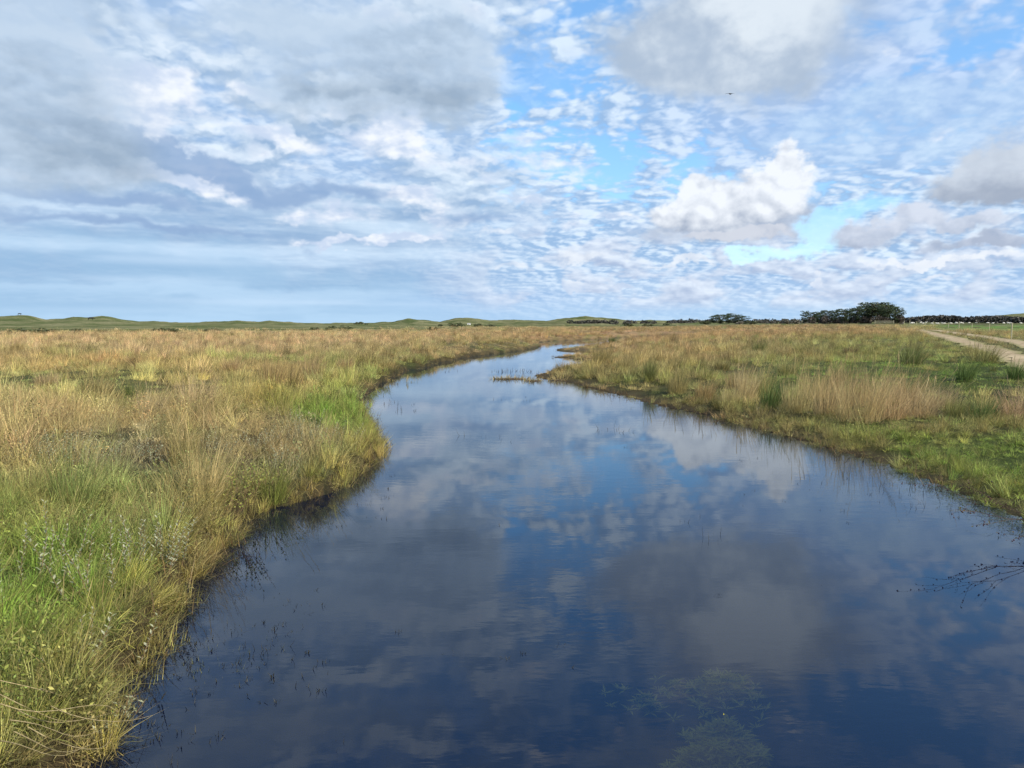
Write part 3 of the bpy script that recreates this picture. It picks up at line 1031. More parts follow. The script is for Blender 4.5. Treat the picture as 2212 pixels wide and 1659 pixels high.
def scatter(name, label, coll, P, idx, rot, scl, tint):
    """one object: the tufts grow on the vertices of a point mesh"""
    n = len(P)
    me = bpy.data.meshes.new(name)
    me.vertices.add(n)
    me.vertices.foreach_set('co', np.asarray(P, np.float32).ravel())
    def put(k, ty, v, field):
        a = me.attributes.new(k, ty, 'POINT')
        a.data.foreach_set(field, v)
    put('kind_of_tuft', 'INT', np.asarray(idx, np.int32), 'value')
    put('rot', 'FLOAT_VECTOR', np.asarray(rot, np.float32).ravel(), 'vector')
    put('scl', 'FLOAT_VECTOR', np.asarray(scl, np.float32).ravel(), 'vector')
    t = np.hstack([tint, np.ones((n, 1))]).astype(np.float32)
    put('tint', 'FLOAT_COLOR', t.ravel(), 'color')
    me.update()
    o = link(name, me)
    g = bpy.data.node_groups.new(name, 'GeometryNodeTree')
    g.interface.new_socket('Geometry', in_out='INPUT', socket_type='NodeSocketGeometry')
    g.interface.new_socket('Geometry', in_out='OUTPUT', socket_type='NodeSocketGeometry')
    gi, go = g.nodes.new('NodeGroupInput'), g.nodes.new('NodeGroupOutput')
    ip = g.nodes.new('GeometryNodeInstanceOnPoints')
    ci = g.nodes.new('GeometryNodeCollectionInfo')
    ci.inputs['Collection'].default_value = coll
    ci.inputs['Separate Children'].default_value = True
    ci.inputs['Reset Children'].default_value = True
    def named(k, ty):
        q = g.nodes.new('GeometryNodeInputNamedAttribute')
        q.data_type = ty
        q.inputs[0].default_value = k
        return q.outputs[0]
    g.links.new(gi.outputs[0], ip.inputs['Points'])
    g.links.new(ci.outputs[0], ip.inputs['Instance'])
    ip.inputs['Pick Instance'].default_value = True
    g.links.new(named('kind_of_tuft', 'INT'), ip.inputs['Instance Index'])
    g.links.new(named('rot', 'FLOAT_VECTOR'), ip.inputs['Rotation'])
    g.links.new(named('scl', 'FLOAT_VECTOR'), ip.inputs['Scale'])
    g.links.new(ip.outputs[0], go.inputs[0])
    md = o.modifiers.new('growth', 'NODES')
    md.node_group = g
    tag(o, label, name.replace('_', ' ') if False else 'grass', kind='stuff')
    return o


C_NEAR, C_MID, C_FAR = tuft_collection('near', near), tuft_collection('mid', mid), tuft_collection('far', farm)


def sample(r0, r1, dens, a0=-40, a1=40, power=0.0):
    """jittered points of a ring sector"""
    area = math.radians(a1 - a0) / 2 * (r1 * r1 - r0 * r0)
    n = int(area * dens)
    r = np.sqrt(rng.uniform(r0 * r0, r1 * r1, n))
    a = np.radians(rng.uniform(a0, a1, n))
    return r * np.sin(a), r * np.cos(a)


def ruts(x, y):
    return np.minimum(line_dist(x, y, RUT_A), line_dist(x, y, RUT_B))


def grow(name, label, coll, r0, r1, dens, kinds, bank, a0, a1, zs=1.0, fade=None, smin=-.03, smax=1e9, tone=None, tall=.5, gaps=.0):
    x, y = sample(r0, r1, dens, a0, a1)
    sd, side = water_sd(x, y)
    m = (sd > smin) & (sd < smax) & (side == bank)
    if bank == 1:
        m &= ruts(x, y) > .95 + np.hypot(x, y) * .004
    x, y, sd, side = x[m], y[m], sd[m], side[m]
    c, t = zone(x, y, sd, side)
    # thin out on the bare mud of the right bank
    low = np.ones(len(x))
    bare = np.where(side == 1, ss(sd, 1.1, .2) * .7, ss(sd, .25, 0) * .2)
    keep = rng.uniform(0, 1, len(x)) > bare * ss(fb2(x, y, 1.2, 3, 610), .35, .55)
    if gaps:
        gp = fb2(x, y, .9, 3, 620) * .6 + fb2(x, y, 2.6, 2, 625) * .4
        low = 1 - gaps * .62 * ss(gp, .52, .40) * ss(sd, .3, 1.2)
    if fade:
        keep &= rng.uniform(0, 1, len(x)) < ss(np.hypot(x, y), fade[0], fade[1])
    x, y, sd, side, c, t = x[keep], y[keep], sd[keep], side[keep], c[keep], t[keep]
    low = low[keep]
    if tone is not None:
        c = lerp(c, np.array(tone), .5)
        t = np.full(t.shape, tall)
    n = len(x)
    z = np.maximum(height(x, y, sd, side), -.03) - .01
    idx = kinds(t, rng.uniform(0, 1, n), c, sd)
    clump = fb2(x, y, 1.1, 3, 600) * .5 + fb2(x, y, .30, 2, 605) * .3 + fb2(x, y, 2.9, 2, 607) * .2
    s = (.36 + .62 * t) * rng.uniform(.6, 1.3, n) * low * (.40 + 1.4 * np.clip((clump - .5) * 2.5 + .42, 0, 1))
    far_ = ss(np.hypot(x, y), 30, 55)
    s = s * (1 - far_ * (.6 if bank else .25) * ss(sd, 4, .5))
    s = np.where((side == 0), s * ss(sd, -.15, .35, .8, 1), s * ss(sd, 0, 1.4, .5, 1))
    if tone is not None or r1 <= 9:
        s = np.maximum(s, .46)
    rot = np.stack([rng.normal(0, .22, n), rng.normal(0, .22, n), rng.uniform(-2.2, 2.2, n)], -1)
    scl = np.stack([s ** .45 * .95, s ** .45 * .95, s * zs], -1)
    tint = c * (.38 + 1.35 * rng.uniform(0, 1, (n, 1)) ** 1.1) * (1 + rng.normal(0, .06, (n, 3)))
    return scatter(name, label, coll, np.stack([x, y, z], -1), idx, rot, scl, np.clip(tint, .01, .8))


def k_near(t, u, c, sd):
    g = c[:, 1] / (c[:, 0] + 1e-4)          # green share
    v = np.modf(u * 997.13)[0]
    pick = lambda a, n: a + (v * n).astype(int)
    short = t < .32
    out = np.where(u < .60, pick(0, 4), np.where(u < .88, pick(8, 3), pick(13, 2)))
    tallk = np.where(u < .28, pick(4, 4), np.where(u < .50, pick(8, 3), np.where(u < .66, pick(11, 2), np.where(u < .86, pick(13, 2), np.where(u < .91, pick(15, 3), pick(0, 4))))))
    green = np.where(u < .42, pick(8, 3), np.where(u < .60, pick(0, 4), np.where(u < .70, pick(4, 4), np.where(u < .80, pick(15, 3), np.where(u < .88, pick(11, 2), pick(13, 2))))))
    big = np.where(g > 1.02, green, tallk)
    return np.where(short, out, big)


def k_mid(t, u, c, sd):
    g = c[:, 1] / (c[:, 0] + 1e-4)
    v = np.modf(u * 997.13)[0]
    pick = lambda a, n: a + (v * n).astype(int)
    return np.where(t < .3, np.where(u < .8, pick(0, 3), pick(6, 2)),
                    np.where(g > 1.05, np.where(u < .5, pick(6, 2), np.where(u < .72, pick(0, 3), np.where(u < .88, pick(3, 3), pick(8, 2)))),
                             np.where(u < .55, pick(3, 3), np.where(u < .8, pick(6, 2), pick(8, 2)))))


def k_far(t, u, c, sd):
    v = np.modf(u * 997.13)[0]
    return np.where(t < .3, (v * 2).astype(int), 2 + (v * 3).astype(int))


grow('bank_grass', 'tangled straw and green grass on the near left bank', C_NEAR, 1.6, 9, 110, k_near, 0, -46, 8, gaps=.85)
grow('corner_grass', 'mixed green and straw grass in the near left corner', C_NEAR, 1.6, 5.0, 70, k_near, 0, -50, 4, smin=.0)
grow('meadow_grass', 'tall straw coloured grass of the left marsh behind the near bank', C_NEAR, 9, 17, 40, k_near, 0, -40, 12, gaps=.85)
def k_edge(t, u, c, sd):
    v = np.modf(u * 997.13)[0]
    return np.where(u < .45, 8 + (v * 3).astype(int), np.where(u < .70, 15 + (v * 3).astype(int), np.where(u < .85, 11 + (v * 2).astype(int), (v * 4).astype(int))))


grow('shore_reeds', 'dense yellow brown reeds along the foot of the left bank', C_NEAR, 1.6, 14, 75, k_edge, 0, -46, 12, smin=-.06, smax=.32, tone=(.30, .26, .06), tall=.16)
grow('shore_grass', 'olive grass hanging at the foot of the right bank', C_NEAR, 5, 20, 26, k_edge, 1, 4, 44, smin=-.05, smax=1.1, tone=(.13, .12, .04), tall=.2)
grow('turf_grass', 'bright green short turf on the right river bank', C_NEAR, 5, 17, 50, k_near, 1, 8, 44, gaps=.85)
grow('marsh_grass', 'brown and green marsh grass across the left middle distance', C_MID, 16, 48, 6.0, k_mid, 0, -38, 22, gaps=.75)
grow('pasture_grass', 'rough green and rust pasture grass across the right middle distance', C_MID, 16, 48, 6.0, k_mid, 1, 2, 38, gaps=.75)
grow('moor_grass', 'straw brown grass of the far left marsh', C_MID, 46, 110, 1.7, k_mid, 0, -37, 26, 1.0)
grow('heath_grass', 'rust brown and green grass of the far right plain', C_MID, 46, 110, 1.7, k_mid, 1, 2, 37, 1.0)
grow('distant_grass', 'distant brown grass below the left dunes', C_FAR, 100, 260, .13, k_far, 0, -37, 30)
grow('distant_pasture', 'distant brown grass before the pine trees', C_FAR, 100, 300, .13, k_far, 1, 2, 37)

# ---------------------------------------------------------------- rush tussocks one can point at
def tussock_mesh(r, n, spread, h0, h1, w, lean, wind, dry, heads=0):
    P = [blades(r, n, spread, h0, h1, w, lean, .25, 3, wind, .08, dry)]
    P.append(blades(r, n // 3, spread * 1.3, h0 * .3, h0 * .8, w * 1.2, .6, .8, 3, wind, .1, (.2, 1)))
    if heads:
        P.append(blades(r, heads, spread * .8, h1 * .8, h1 * 1.15, w * .8, lean * .8, .2, 3, wind, .05, (.8, 1), head=1.3))
    return tuft_mesh('rush_tussock', P)


RUSH_SPIKY = (.13, .145, .05); RUSH_STRAW = (.40, .30, .15); RUSH_BROWN = (.27, .19, .085); RUSH_GREEN = (.085, .13, .04)
TUSSOCKS = [
    # base x, base y, height in photo px, spread ratio, tint, lean, dry, label
    (1968, 786, 50, .55, RUSH_SPIKY, .40, (.0, .7), 'dark green rush tussock leaning right in the turf beside the farm track'),
    (2122, 786, 44, .6, (.20, .19, .07), .42, (.1, .9), 'spreading green and brown rush tussock in front of the wheel ruts'),
    (2082, 824, 44, .35, RUSH_GREEN, .30, (.0, .5), 'narrow dark green rush tuft with one pale straw, below the wheel ruts'),
    (2192, 824, 36, .4, RUSH_GREEN, .30, (.0, .6), 'dark green rush tuft at the edge of the photo below the track'),
    (1402, 824, 50, .28, RUSH_SPIKY, .16, (.1, .8), 'upright dark olive rush tussock reflected in the water on the right bank'),
    (1296, 790, 40, .5, (.20, .16, .06), .22, (.1, .9), 'thick olive brown rush tussock at the tip of the right bank'),
    (1350, 800, 34, .6, (.24, .20, .08), .25, (.2, 1), 'low straw and olive tussock behind the pale mud at the bend'),
    (1462, 848, 46, .45, (.24, .20, .08), .2, (.2, .9), 'olive straw rush tussock right of the upright dark one'),
    (1520, 862, 44, .5, RUSH_BROWN, .22, (.4, 1), 'rusty brown rush tussock close to the dark muddy shore'),
    (1608, 868, 58, .35, (.42, .34, .18), .16, (.6, 1), 'pale straw tussock beside the driftwood stick on the mud'),
    (1665, 880, 60, .4, RUSH_GREEN, .15, (.0, .6), 'blue green rush tuft left of the big straw tussocks'),
    (1722, 886, 72, .5, (.33, .28, .13), .18, (.4, 1), 'tall pale straw tussock with green stems at its foot'),
    (1790, 896, 80, .5, RUSH_STRAW, .2, (.5, 1), 'biggest straw rush tussock standing behind the green bank turf'),
    (1858, 908, 92, .5, (.36, .28, .13), .24, (.5, 1), 'tallest rush tussock with olive foot and brown tips on the right bank'),
    (1920, 900, 84, .5, (.40, .28, .15), .34, (.5, 1), 'reddish straw rush tussock bending to the right'),
    (1985, 896, 62, .6, (.38, .28, .15), .45, (.5, 1), 'flattened brown straw tussock leaning over to the right'),
    (1760, 862, 62, .5, (.36, .27, .12), .25, (.4, 1), 'golden tussock behind the tall pale straw one'),
    (1825, 872, 70, .5, (.30, .20, .10), .25, (.4, 1), 'dark reddish tussock between the biggest straw ones'),
    (1890, 874, 72, .5, (.42, .31, .16), .3, (.5, 1), 'pale tussock behind the reddish straw one'),
    (1955, 868, 60, .5, (.34, .24, .12), .35, (.5, 1), 'brown tussock behind the flattened one'),
    (1640, 852, 46, .5, (.30, .25, .10), .25, (.3, 1), 'golden olive tussock behind the pale straw one beside the stick'),
    (2030, 880, 52, .6, (.36, .28, .15), .4, (.5, 1), 'straw tussock between the flattened one and the olive green one'),
    (1575, 880, 40, .5, (.36, .30, .14), .25, (.5, 1), 'small straw tussock right above the dark mud'),
    (2062, 900, 50, .5, (.17, .18, .06), .3, (.1, .8), 'olive green tussock at the right end of the straw row'),
    (2120, 912, 46, .45, RUSH_GREEN, .3, (.0, .5), 'dark green tussock nearest the bright turf on the right'),
    (2206, 900, 62, .5, (.36, .23, .15), .5, (.6, 1), 'pale broken stalks leaning in at the right edge of the photo'),
    (1816, 822, 26, .7, RUSH_SPIKY, .3, (.1, .8), 'low dark tussock on the green turf behind the straw row'),
    (1640, 764, 24, .6, RUSH_SPIKY, .25, (.1, .8), 'small dark round tussock in the middle of the right plain'),
    (1836, 764, 14, 1.1, (.13, .10, .05), .4, (.3, .9), 'flat dark brown tussock on the green turf left of the tussock by the track'),
    (1755, 770, 18, 1.0, (.16, .14, .06), .4, (.2, .9), 'low brown tussock left of the flat dark one'),
    (208, 852, 62, .6, (.20, .165, .07), .28, (.2, .9), 'dark olive tussock standing out of the pale grass, far left'),
    (290, 860, 40, .6, (.13, .15, .05), .4, (.0, .7), 'green tussock leaning right beside the dark olive one'),
    (590, 832, 58, .5, RUSH_BROWN, .2, (.4, 1), 'rusty brown tussock in the left marsh near the river bend'),
    (672, 812, 40, .6, (.30, .21, .11), .3, (.4, 1), 'small brown tussock between the rusty one and the river'),
    (420, 880, 74, .7, (.40, .30, .18), .35, (.6, 1), 'big pinkish straw tussock leaning right above the tangled bank'),
    (325, 905, 60, .5, (.38, .30, .17), .25, (.5, 1), 'straw tussock left of the pinkish one'),
    (880, 800, 22, .5, (.14, .16, .05), .2, (.1, .7), 'small green rush tuft at the left shore below the bend'),
    (925, 778, 20, .6, (.06, .10, .03), .2, (.0, .4), 'dark green sedge tuft left of its twin in the shallow water at the left shore'),
    (965, 777, 24, .6, (.055, .095, .03), .2, (.0, .4), 'darkest green sedge tuft standing in the shallows of the left shore'),
    (1000, 772, 16, .6, (.07, .11, .035), .2, (.0, .4), 'last green sedge tuft where the left shore turns'),
    (1322, 742, 14, .8, (.07, .10, .035), .2, (.0, .4), 'far dark green reeds where the river disappears to the right'),
    (500, 808, 34, .6, (.34, .24, .13), .3, (.4, 1), 'pinkish brown tussock in the pale green part of the left marsh'),
    (745, 800, 34, .6, (.33, .23, .12), .3, (.4, 1), 'brown tussock nearest the river in the left marsh'),
    (100, 838, 30, .7, (.33, .25, .14), .3, (.4, 1), 'straw tussock at the far left edge of the pale green meadow'),
    (1560, 800, 26, .7, (.18, .16, .06), .3, (.1, .9), 'olive tussock in front of the rust brown plain'),
    (1700, 812, 28, .7, (.20, .19, .07), .3, (.1, .9), 'olive tussock at the left end of the green turf'),
    (1590, 838, 34, .7, (.27, .20, .10), .3, (.3, 1), 'brown tussock behind the pale straw one by the stick'),
    (440, 1090, 150, .28, (.42, .33, .15), .22, (.5, 1), 'tall golden stalks rising from the tangled near bank'),
    (395, 1000, 90, .35, (.20, .17, .06), .2, (.2, .8), 'olive brown rush clump behind the tall golden stalks'),
    (585, 1030, 80, .4, (.18, .20, .05), .3, (.0, .6), 'green rush clump hanging toward the water on the left bank'),
    (160, 1090, 110, .35, (.16, .20, .06), .25, (.1, .8), 'green grass clump among grey leaves at the left edge'),
]
rt = np.random.RandomState(21)
for (bx_, by_, hp, spr, tint, lean, dry, lab) in TUSSOCKS:
    x, y = ground_at(bx_, by_, .42)
    for _ in range(4):
        z = surface(x, y)
        x, y = ground_at(bx_, by_, z)
    d = math.hypot(x, y)
    H = hp * .463 / FPX * d * 1.42 * rt.uniform(.78, 1.15)
    n = int(260 + 260 * spr)
    w = max(.0034, d * .00030)
    me = tussock_mesh(rt, n, H * spr * .55, H * .5, H * 1.05, w, lean, (.10 + .25 * max(0, lean - .3), -.02), dry, heads=10)
    o = link('rush_tussock', me)
    o.location = (x, y, surface(x, y) - .02)
    o['tint'] = [float(v) for v in tint]
    tag(o, lab, 'rush tussock', 'rush tussocks on the river banks')


# ---------------------------------------------------------------- grey leaved shoots of creeping willow and other leafy plants
def tube(P, r0, r1, k=5):
    """tapered tube along points P"""
    P = [Vector(p) for p in P]
    V, F = [], []
    n = len(P)
    for i, p in enumerate(P):
        d = (P[min(i + 1, n - 1)] - P[max(i - 1, 0)]).normalized()
        u = d.orthogonal().normalized(); v = d.cross(u)
        r = r0 + (r1 - r0) * i / (n - 1)
        for j in range(k):
            a = 2 * math.pi * j / k
            V.append(p + (u * math.cos(a) + v * math.sin(a)) * r)
    for i in range(n - 1):
        for j in range(k):
            F.append((i * k + j, i * k + (j + 1) % k, (i + 1) * k + (j + 1) % k, (i + 1) * k + j))
    return V, F


class MB:
    def __init__(s):
        s.V, s.F = [], []

    def add(s, V, F):
        k = len(s.V)
        s.V += [tuple(v) for v in V]
        s.F += [tuple(i + k for i in f) for f in F]

    def tube(s, P, r0, r1, k=5):
        s.add(*tube(P, r0, r1, k))

    def box(s, c, h, rz=0):
        q = Matrix.Rotation(rz, 3, 'Z')
        V = [Vector(c) + q @ Vector((sx * h[0], sy * h[1], sz * h[2])) for sx in (-1, 1) for sy in (-1, 1) for sz in (-1, 1)]
        s.add(V, [(0, 1, 3, 2), (4, 6, 7, 5), (0, 4, 5, 1), (2, 3, 7, 6), (0, 2, 6, 4), (1, 5, 7, 3)])

    def ball(s, c, r, seg=8, rings=5):
        V, F = [], []
        for i in range(1, rings):
            for j in range(seg):
                a, b = math.pi * i / rings, 2 * math.pi * j / seg
                V.append(Vector(c) + Vector((r[0] * math.sin(a) * math.cos(b), r[1] * math.sin(a) * math.sin(b), r[2] * math.cos(a))))
        t, bt = len(V), len(V) + 1
        V += [Vector(c) + Vector((0, 0, r[2])), Vector(c) - Vector((0, 0, r[2]))]
        for i in range(rings - 2):
            for j in range(seg):
                F.append((i * seg + j, i * seg + (j + 1) % seg, (i + 1) * seg + (j + 1) % seg, (i + 1) * seg + j))
        for j in range(seg):
            F.append((t, (j + 1) % seg, j))
            F.append((bt, (rings - 2) * seg + j, (rings - 2) * seg + (j + 1) % seg))
        s.add(V, F)

    def leaf(s, p, d, up, L, W):
        d = d.normalized(); w = d.cross(up)
        if w.length < 1e-4: w = d.orthogonal()
        w.normalize(); n = w.cross(d)
        s.add([p, p + d * L * .45 + w * W * .5 + n * L * .06, p + d * L, p + d * L * .45 - w * W * .5 + n * L * .06, p + d * L * .5 - n * L * .04],
              [(0, 1, 4), (1, 2, 4), (2, 3, 4), (3, 0, 4)])

    def build(s, name, mat, parent=None, smooth=False):
        me = bpy.data.meshes.new(name)
        me.from_pydata(s.V, [], s.F)
        if smooth:
            me.polygons.foreach_set('use_smooth', [True] * len(me.polygons))
        me.materials.append(mat)
        me.update()
        return link(name, me, parent)


def leaf_mat(name, a, b, transl=.25):
    m, nt, out = new_mat(name)
    geo = nt.nodes.new('ShaderNodeNewGeometry')
    isl = X(geo.outputs['Random Per Island'])
    c = nmix(isl, a, b)
    bs = nt.nodes.new('ShaderNodeBsdfPrincipled')
    nt.links.new(c.s, bs.inputs['Base Color'])
    bs.inputs['Roughness'].default_value = .55
    bs.inputs['Specular IOR Level'].default_value = .3
    tr = nt.nodes.new('ShaderNodeBsdfTranslucent')
    nt.links.new(c.s, tr.inputs[0])
    mx = nt.nodes.new('ShaderNodeMixShader'); mx.inputs[0].default_value = transl
    nt.links.new(bs.outputs[0], mx.inputs[1]); nt.links.new(tr.outputs[0], mx.inputs[2])
    nt.links.new(mx.outputs[0], out.inputs[0])
    return m


M_WILLOW = leaf_mat('willow_leaf', (.22, .25, .13), (.43, .43, .29))
M_BRAMBLE = leaf_mat('bramble_leaf', (.16, .22, .04), (.42, .42, .09))
M_STEM = simple_mat('brown_stem', (.20, .13, .07))
M_DARKSTEM = simple_mat('dark_stem', (.07, .045, .03))
M_PALESTEM = simple_mat('pale_stem', (.36, .29, .15), .7, .4, 40)
rw = random.Random(5)


def shoot_plant(name, px, py, hp, nst, leaf, lw, mat, label, cat, group, spread=.25, lean=.35, dens=26):
    x, y = ground_at(px, py, .35)
    for _ in range(4):
        z = max(surface(x, y), 0.0); x, y = ground_at(px, py, z)
    d = math.hypot(x, y)
    H = hp * .463 / FPX * d * 1.05
    root = empty(name, (x, y, z - .02))
    tag(root, label, cat, group)
    st, lf = MB(), MB()
    for i in range(nst):
        a = rw.uniform(0, 2 * math.pi)
        p = Vector((math.cos(a), math.sin(a), 0)) * rw.uniform(0, H * spread)
        d_ = Vector((math.cos(a) * rw.uniform(0, lean) + .06, math.sin(a) * rw.uniform(0, lean), 1)).normalized()
        h = H * rw.uniform(.55, 1.0)
        pts = [p.copy()]
        for k in range(6):
            d_ = (d_ + Vector((rw.uniform(-.12, .14), rw.uniform(-.12, .12), .02))).normalized()
            p = p + d_ * h / 6
            pts.append(p.copy())
        st.tube(pts, .0026, .001, 4)
        nl = max(5, int(h * dens))
        for k in range(nl):
            t = .12 + .88 * k / nl
            f = t * 6
            i0 = min(int(f), 5)
            q = pts[i0].lerp(pts[i0 + 1], f - i0)
            b = k * 2.4 + rw.uniform(-.4, .4)
            dd = Vector((math.cos(b), math.sin(b), rw.uniform(.35, 1.1)))
            L = leaf * rw.uniform(.6, 1.2) * (1.1 - .35 * t)
            lf.leaf(q, dd, Vector((0, 0, 1)), L, L * lw)
    tag(st.build('stem', M_STEM, root), kind='stuff')
    lf.build('foliage', mat, root)
    return root


WG = 'grey leaved willow shoots on the left bank'
WIL = [
    (248, 1290, 200, 5, 'tallest grey willow shoot rising over the green grass of the near bank'),
    (300, 1235, 130, 14, 'bushy grey willow with pale leaves beside the tall shoot'),
    (355, 1215, 120, 8, 'grey willow shoots next to the dark gap above the water'),
    (262, 1470, 150, 1, 'single bare leaved willow stem in the straw above the waterline'),
    (40, 1290, 180, 4, 'thin grey leafed shoots at the left edge of the photo'),
    (105, 1240, 110, 5, 'grey shoots between the left edge and the tall willow'),
    (135, 1440, 110, 3, 'pale leaved willow sprig with a yellow leaf low on the left'),
    (175, 1400, 80, 2, 'short willow sprig right of the yellow leafed one'),
    (60, 1450, 90, 4, 'grey sprigs over dark green grass at the lower left'),
    (130, 1010, 90, 22, 'broad patch of grey willow among pink straw, far left'),
    (215, 1010, 70, 16, 'grey willow patch right of the pink straw'),
    (330, 1000, 60, 14, 'grey willow patch under the arching dark stem'),
    (640, 960, 80, 16, 'willow spikes near the river, with the highest white tip'),
    (690, 970, 60, 16, 'silvery willow patch closest to the river edge'),
    (560, 975, 55, 18, 'grey green willow mass behind the yellow bramble'),
    (605, 1010, 60, 14, 'willow mass right of the bramble'),
    (470, 985, 50, 14, 'grey shoots above the bramble'),
    (745, 960, 55, 8, 'last silvery shoots before the bright green bank grass'),
]
for px_, py_, hp, n, lab in WIL:
    shoot_plant('willow_shoots', px_, py_, hp, n,   .040, .42, M_WILLOW, lab, 'willow', WG, spread=.45, lean=.75, dens=62)
BR = [
    (520, 1060, 80, 22, 'yellow green bramble with round leaves over a dark hollow in the bank'),
    (495, 1100, 50, 9, 'pale yellow leaved sprigs low on the bank beside the cut stalks'),
    (455, 1010, 50, 16, 'bright green leafy bramble behind the dark hollow'),
    (575, 1040, 60, 12, 'leafy sprigs right of the bramble hollow'),
]
for px_, py_, hp, n, lab in BR:
    shoot_plant('bramble', px_, py_, hp, n, .036, .62, M_BRAMBLE, lab, 'bramble', 'brambles on the left bank', spread=.5, lean=.9, dens=34)


# ---------------------------------------------------------------- stalks bent down over the water, lower left
BENT = [((0, 1470), (150, 1520), (262, 1490)), ((0, 1520), (160, 1570), (268, 1552)), ((20, 1555), (140, 1590), (250, 1558)),
        ((40, 1535), (170, 1545), (280, 1530)), ((60, 1570), (150, 1610), (240, 1585)), ((0, 1600), (90, 1630), (180, 1612)),
        ((90, 1490), (170, 1500), (255, 1478)), ((30, 1580), (120, 1575), (225, 1595)), ((0, 1500), (90, 1530), (190, 1555)),
        ((110, 1525), (200, 1548), (330, 1545))]
WH = ['topmost pale bent stalk crossing the cut reeds', 'long thick bent stalk reaching out over the dark water', 'bent stalk below the long thick one',
      'bent stalk ending in pale leaves at the water', 'bent stalk with its tip in the leafy shadow', 'lowest bent stalk at the corner of the photo',
      'short bent stalk above the leafy tip', 'straight flattened stalk in the bundle', 'green bent stalk rising to the left edge', 'longest thin stalk whose tip lies on open water']
for i, ((a, b), lab) in enumerate(zip([(q[0], q) for q in BENT], WH)):
    q = b
    zs = (.50, .30, .06 if i != 9 else .015)
    pts = []
    P3 = []
    jit = [rw.uniform(-.12, .12) for _ in range(6)]
    for (u, v), z in zip(q, zs):
        gx, gy = ground_at(u, v, z + .02 * (i % 3))
        P3.append(Vector((gx, gy, z + .02 * (i % 3))))
    for k in range(9):
        t = k / 8
        pts.append(P3[0] * (1 - t) ** 2 + P3[1] * 2 * t * (1 - t) + P3[2] * t * t + Vector((jit[0], jit[1], jit[2])) * math.sin(3.14 * t) * .6 + Vector((jit[3], jit[4], jit[5])) * math.sin(6.28 * t) * .25)
    mb = MB()
    mb.tube(pts, .0022, .0009, 5)
    o = mb.build('bent_stalk', M_PALESTEM, smooth=True)
    tag(o, lab, 'stalk', 'bent stalks hanging over the water')
for px_, py_, n, lab in ((262, 1545, 9, 'leafy sprig with broad pale leaves hanging over the dark water'), (205, 1590, 8, 'leafy sprig in the shadow under the bent stalks'),
                         (232, 1560, 7, 'green leaved sprig between the bent stalks')):
    shoot_plant('water_sprig', px_, py_, 45, n, .045, .45, M_WILLOW if n != 7 else M_BRAMBLE, lab, 'sprig', 'leafy sprigs at the lower left water edge', spread=.6, lean=1.2, dens=22)


# ---------------------------------------------------------------- cut reed stubble standing at the water's edge, left
M_WEED = leaf_mat('water_weed', (.012, .012, .008), (.05, .045, .025), .05)


def stubble(px, py, n, spread, h0, h1, tint, label, wat=False, name='reed_stubble', cat='reed stubble', dry=(.3, 1), w=.0042, lean=.14, group=None):
    x, y = ground_at(px, py, 0.05)
    z = surface(x, y) if not wat else -.06
    d = math.hypot(x, y)
    me = tuft_mesh(name, [blades(rt, n, spread, h0, h1, max(w, d * (.0006 if wat else .0003)), lean, .15, 2, (.05, 0), .12, dry)], M_WEED if wat and n != 40 else None)
    o = link(name, me)
    o.location = (x, y, z)
    o['tint'] = [float(v) for v in tint]
    tag(o, label, cat, group, kind='stuff')
    return o


SG = 'clumps of cut yellow reed at the left water edge'
for px_, py_, n, sp, lab in (
        (520, 1110, 60, .20, 'bright yellow green cut reeds by the hollow in the bank'), (575, 1105, 45, .18, 'cut reeds right of the brightest ones'),
        (470, 1160, 50, .22, 'cut straw reeds below the hollow'), (385, 1290, 55, .18, 'leaning cut reeds above the brown waterline'),
        (300, 1455, 70, .16, 'yellow cut reeds over the deepest shadow of the bank'), (250, 1470, 60, .14, 'rusty cut reeds left of the yellow ones'),
        (120, 1490, 60, .14, 'upright cut reeds above the bent stalks'), (190, 1500, 60, .14, 'bright cut reeds with rusty feet beside the bent stalks'),
        (60, 1600, 60, .14, 'cut reeds in the lower left corner'), (350, 1380, 60, .16, 'cut reeds on the point with red brown roots')):
    stubble(px_, py_, n, sp, .10, .26, (.26, .25, .075), lab, group=SG, dry=(.1, 1))

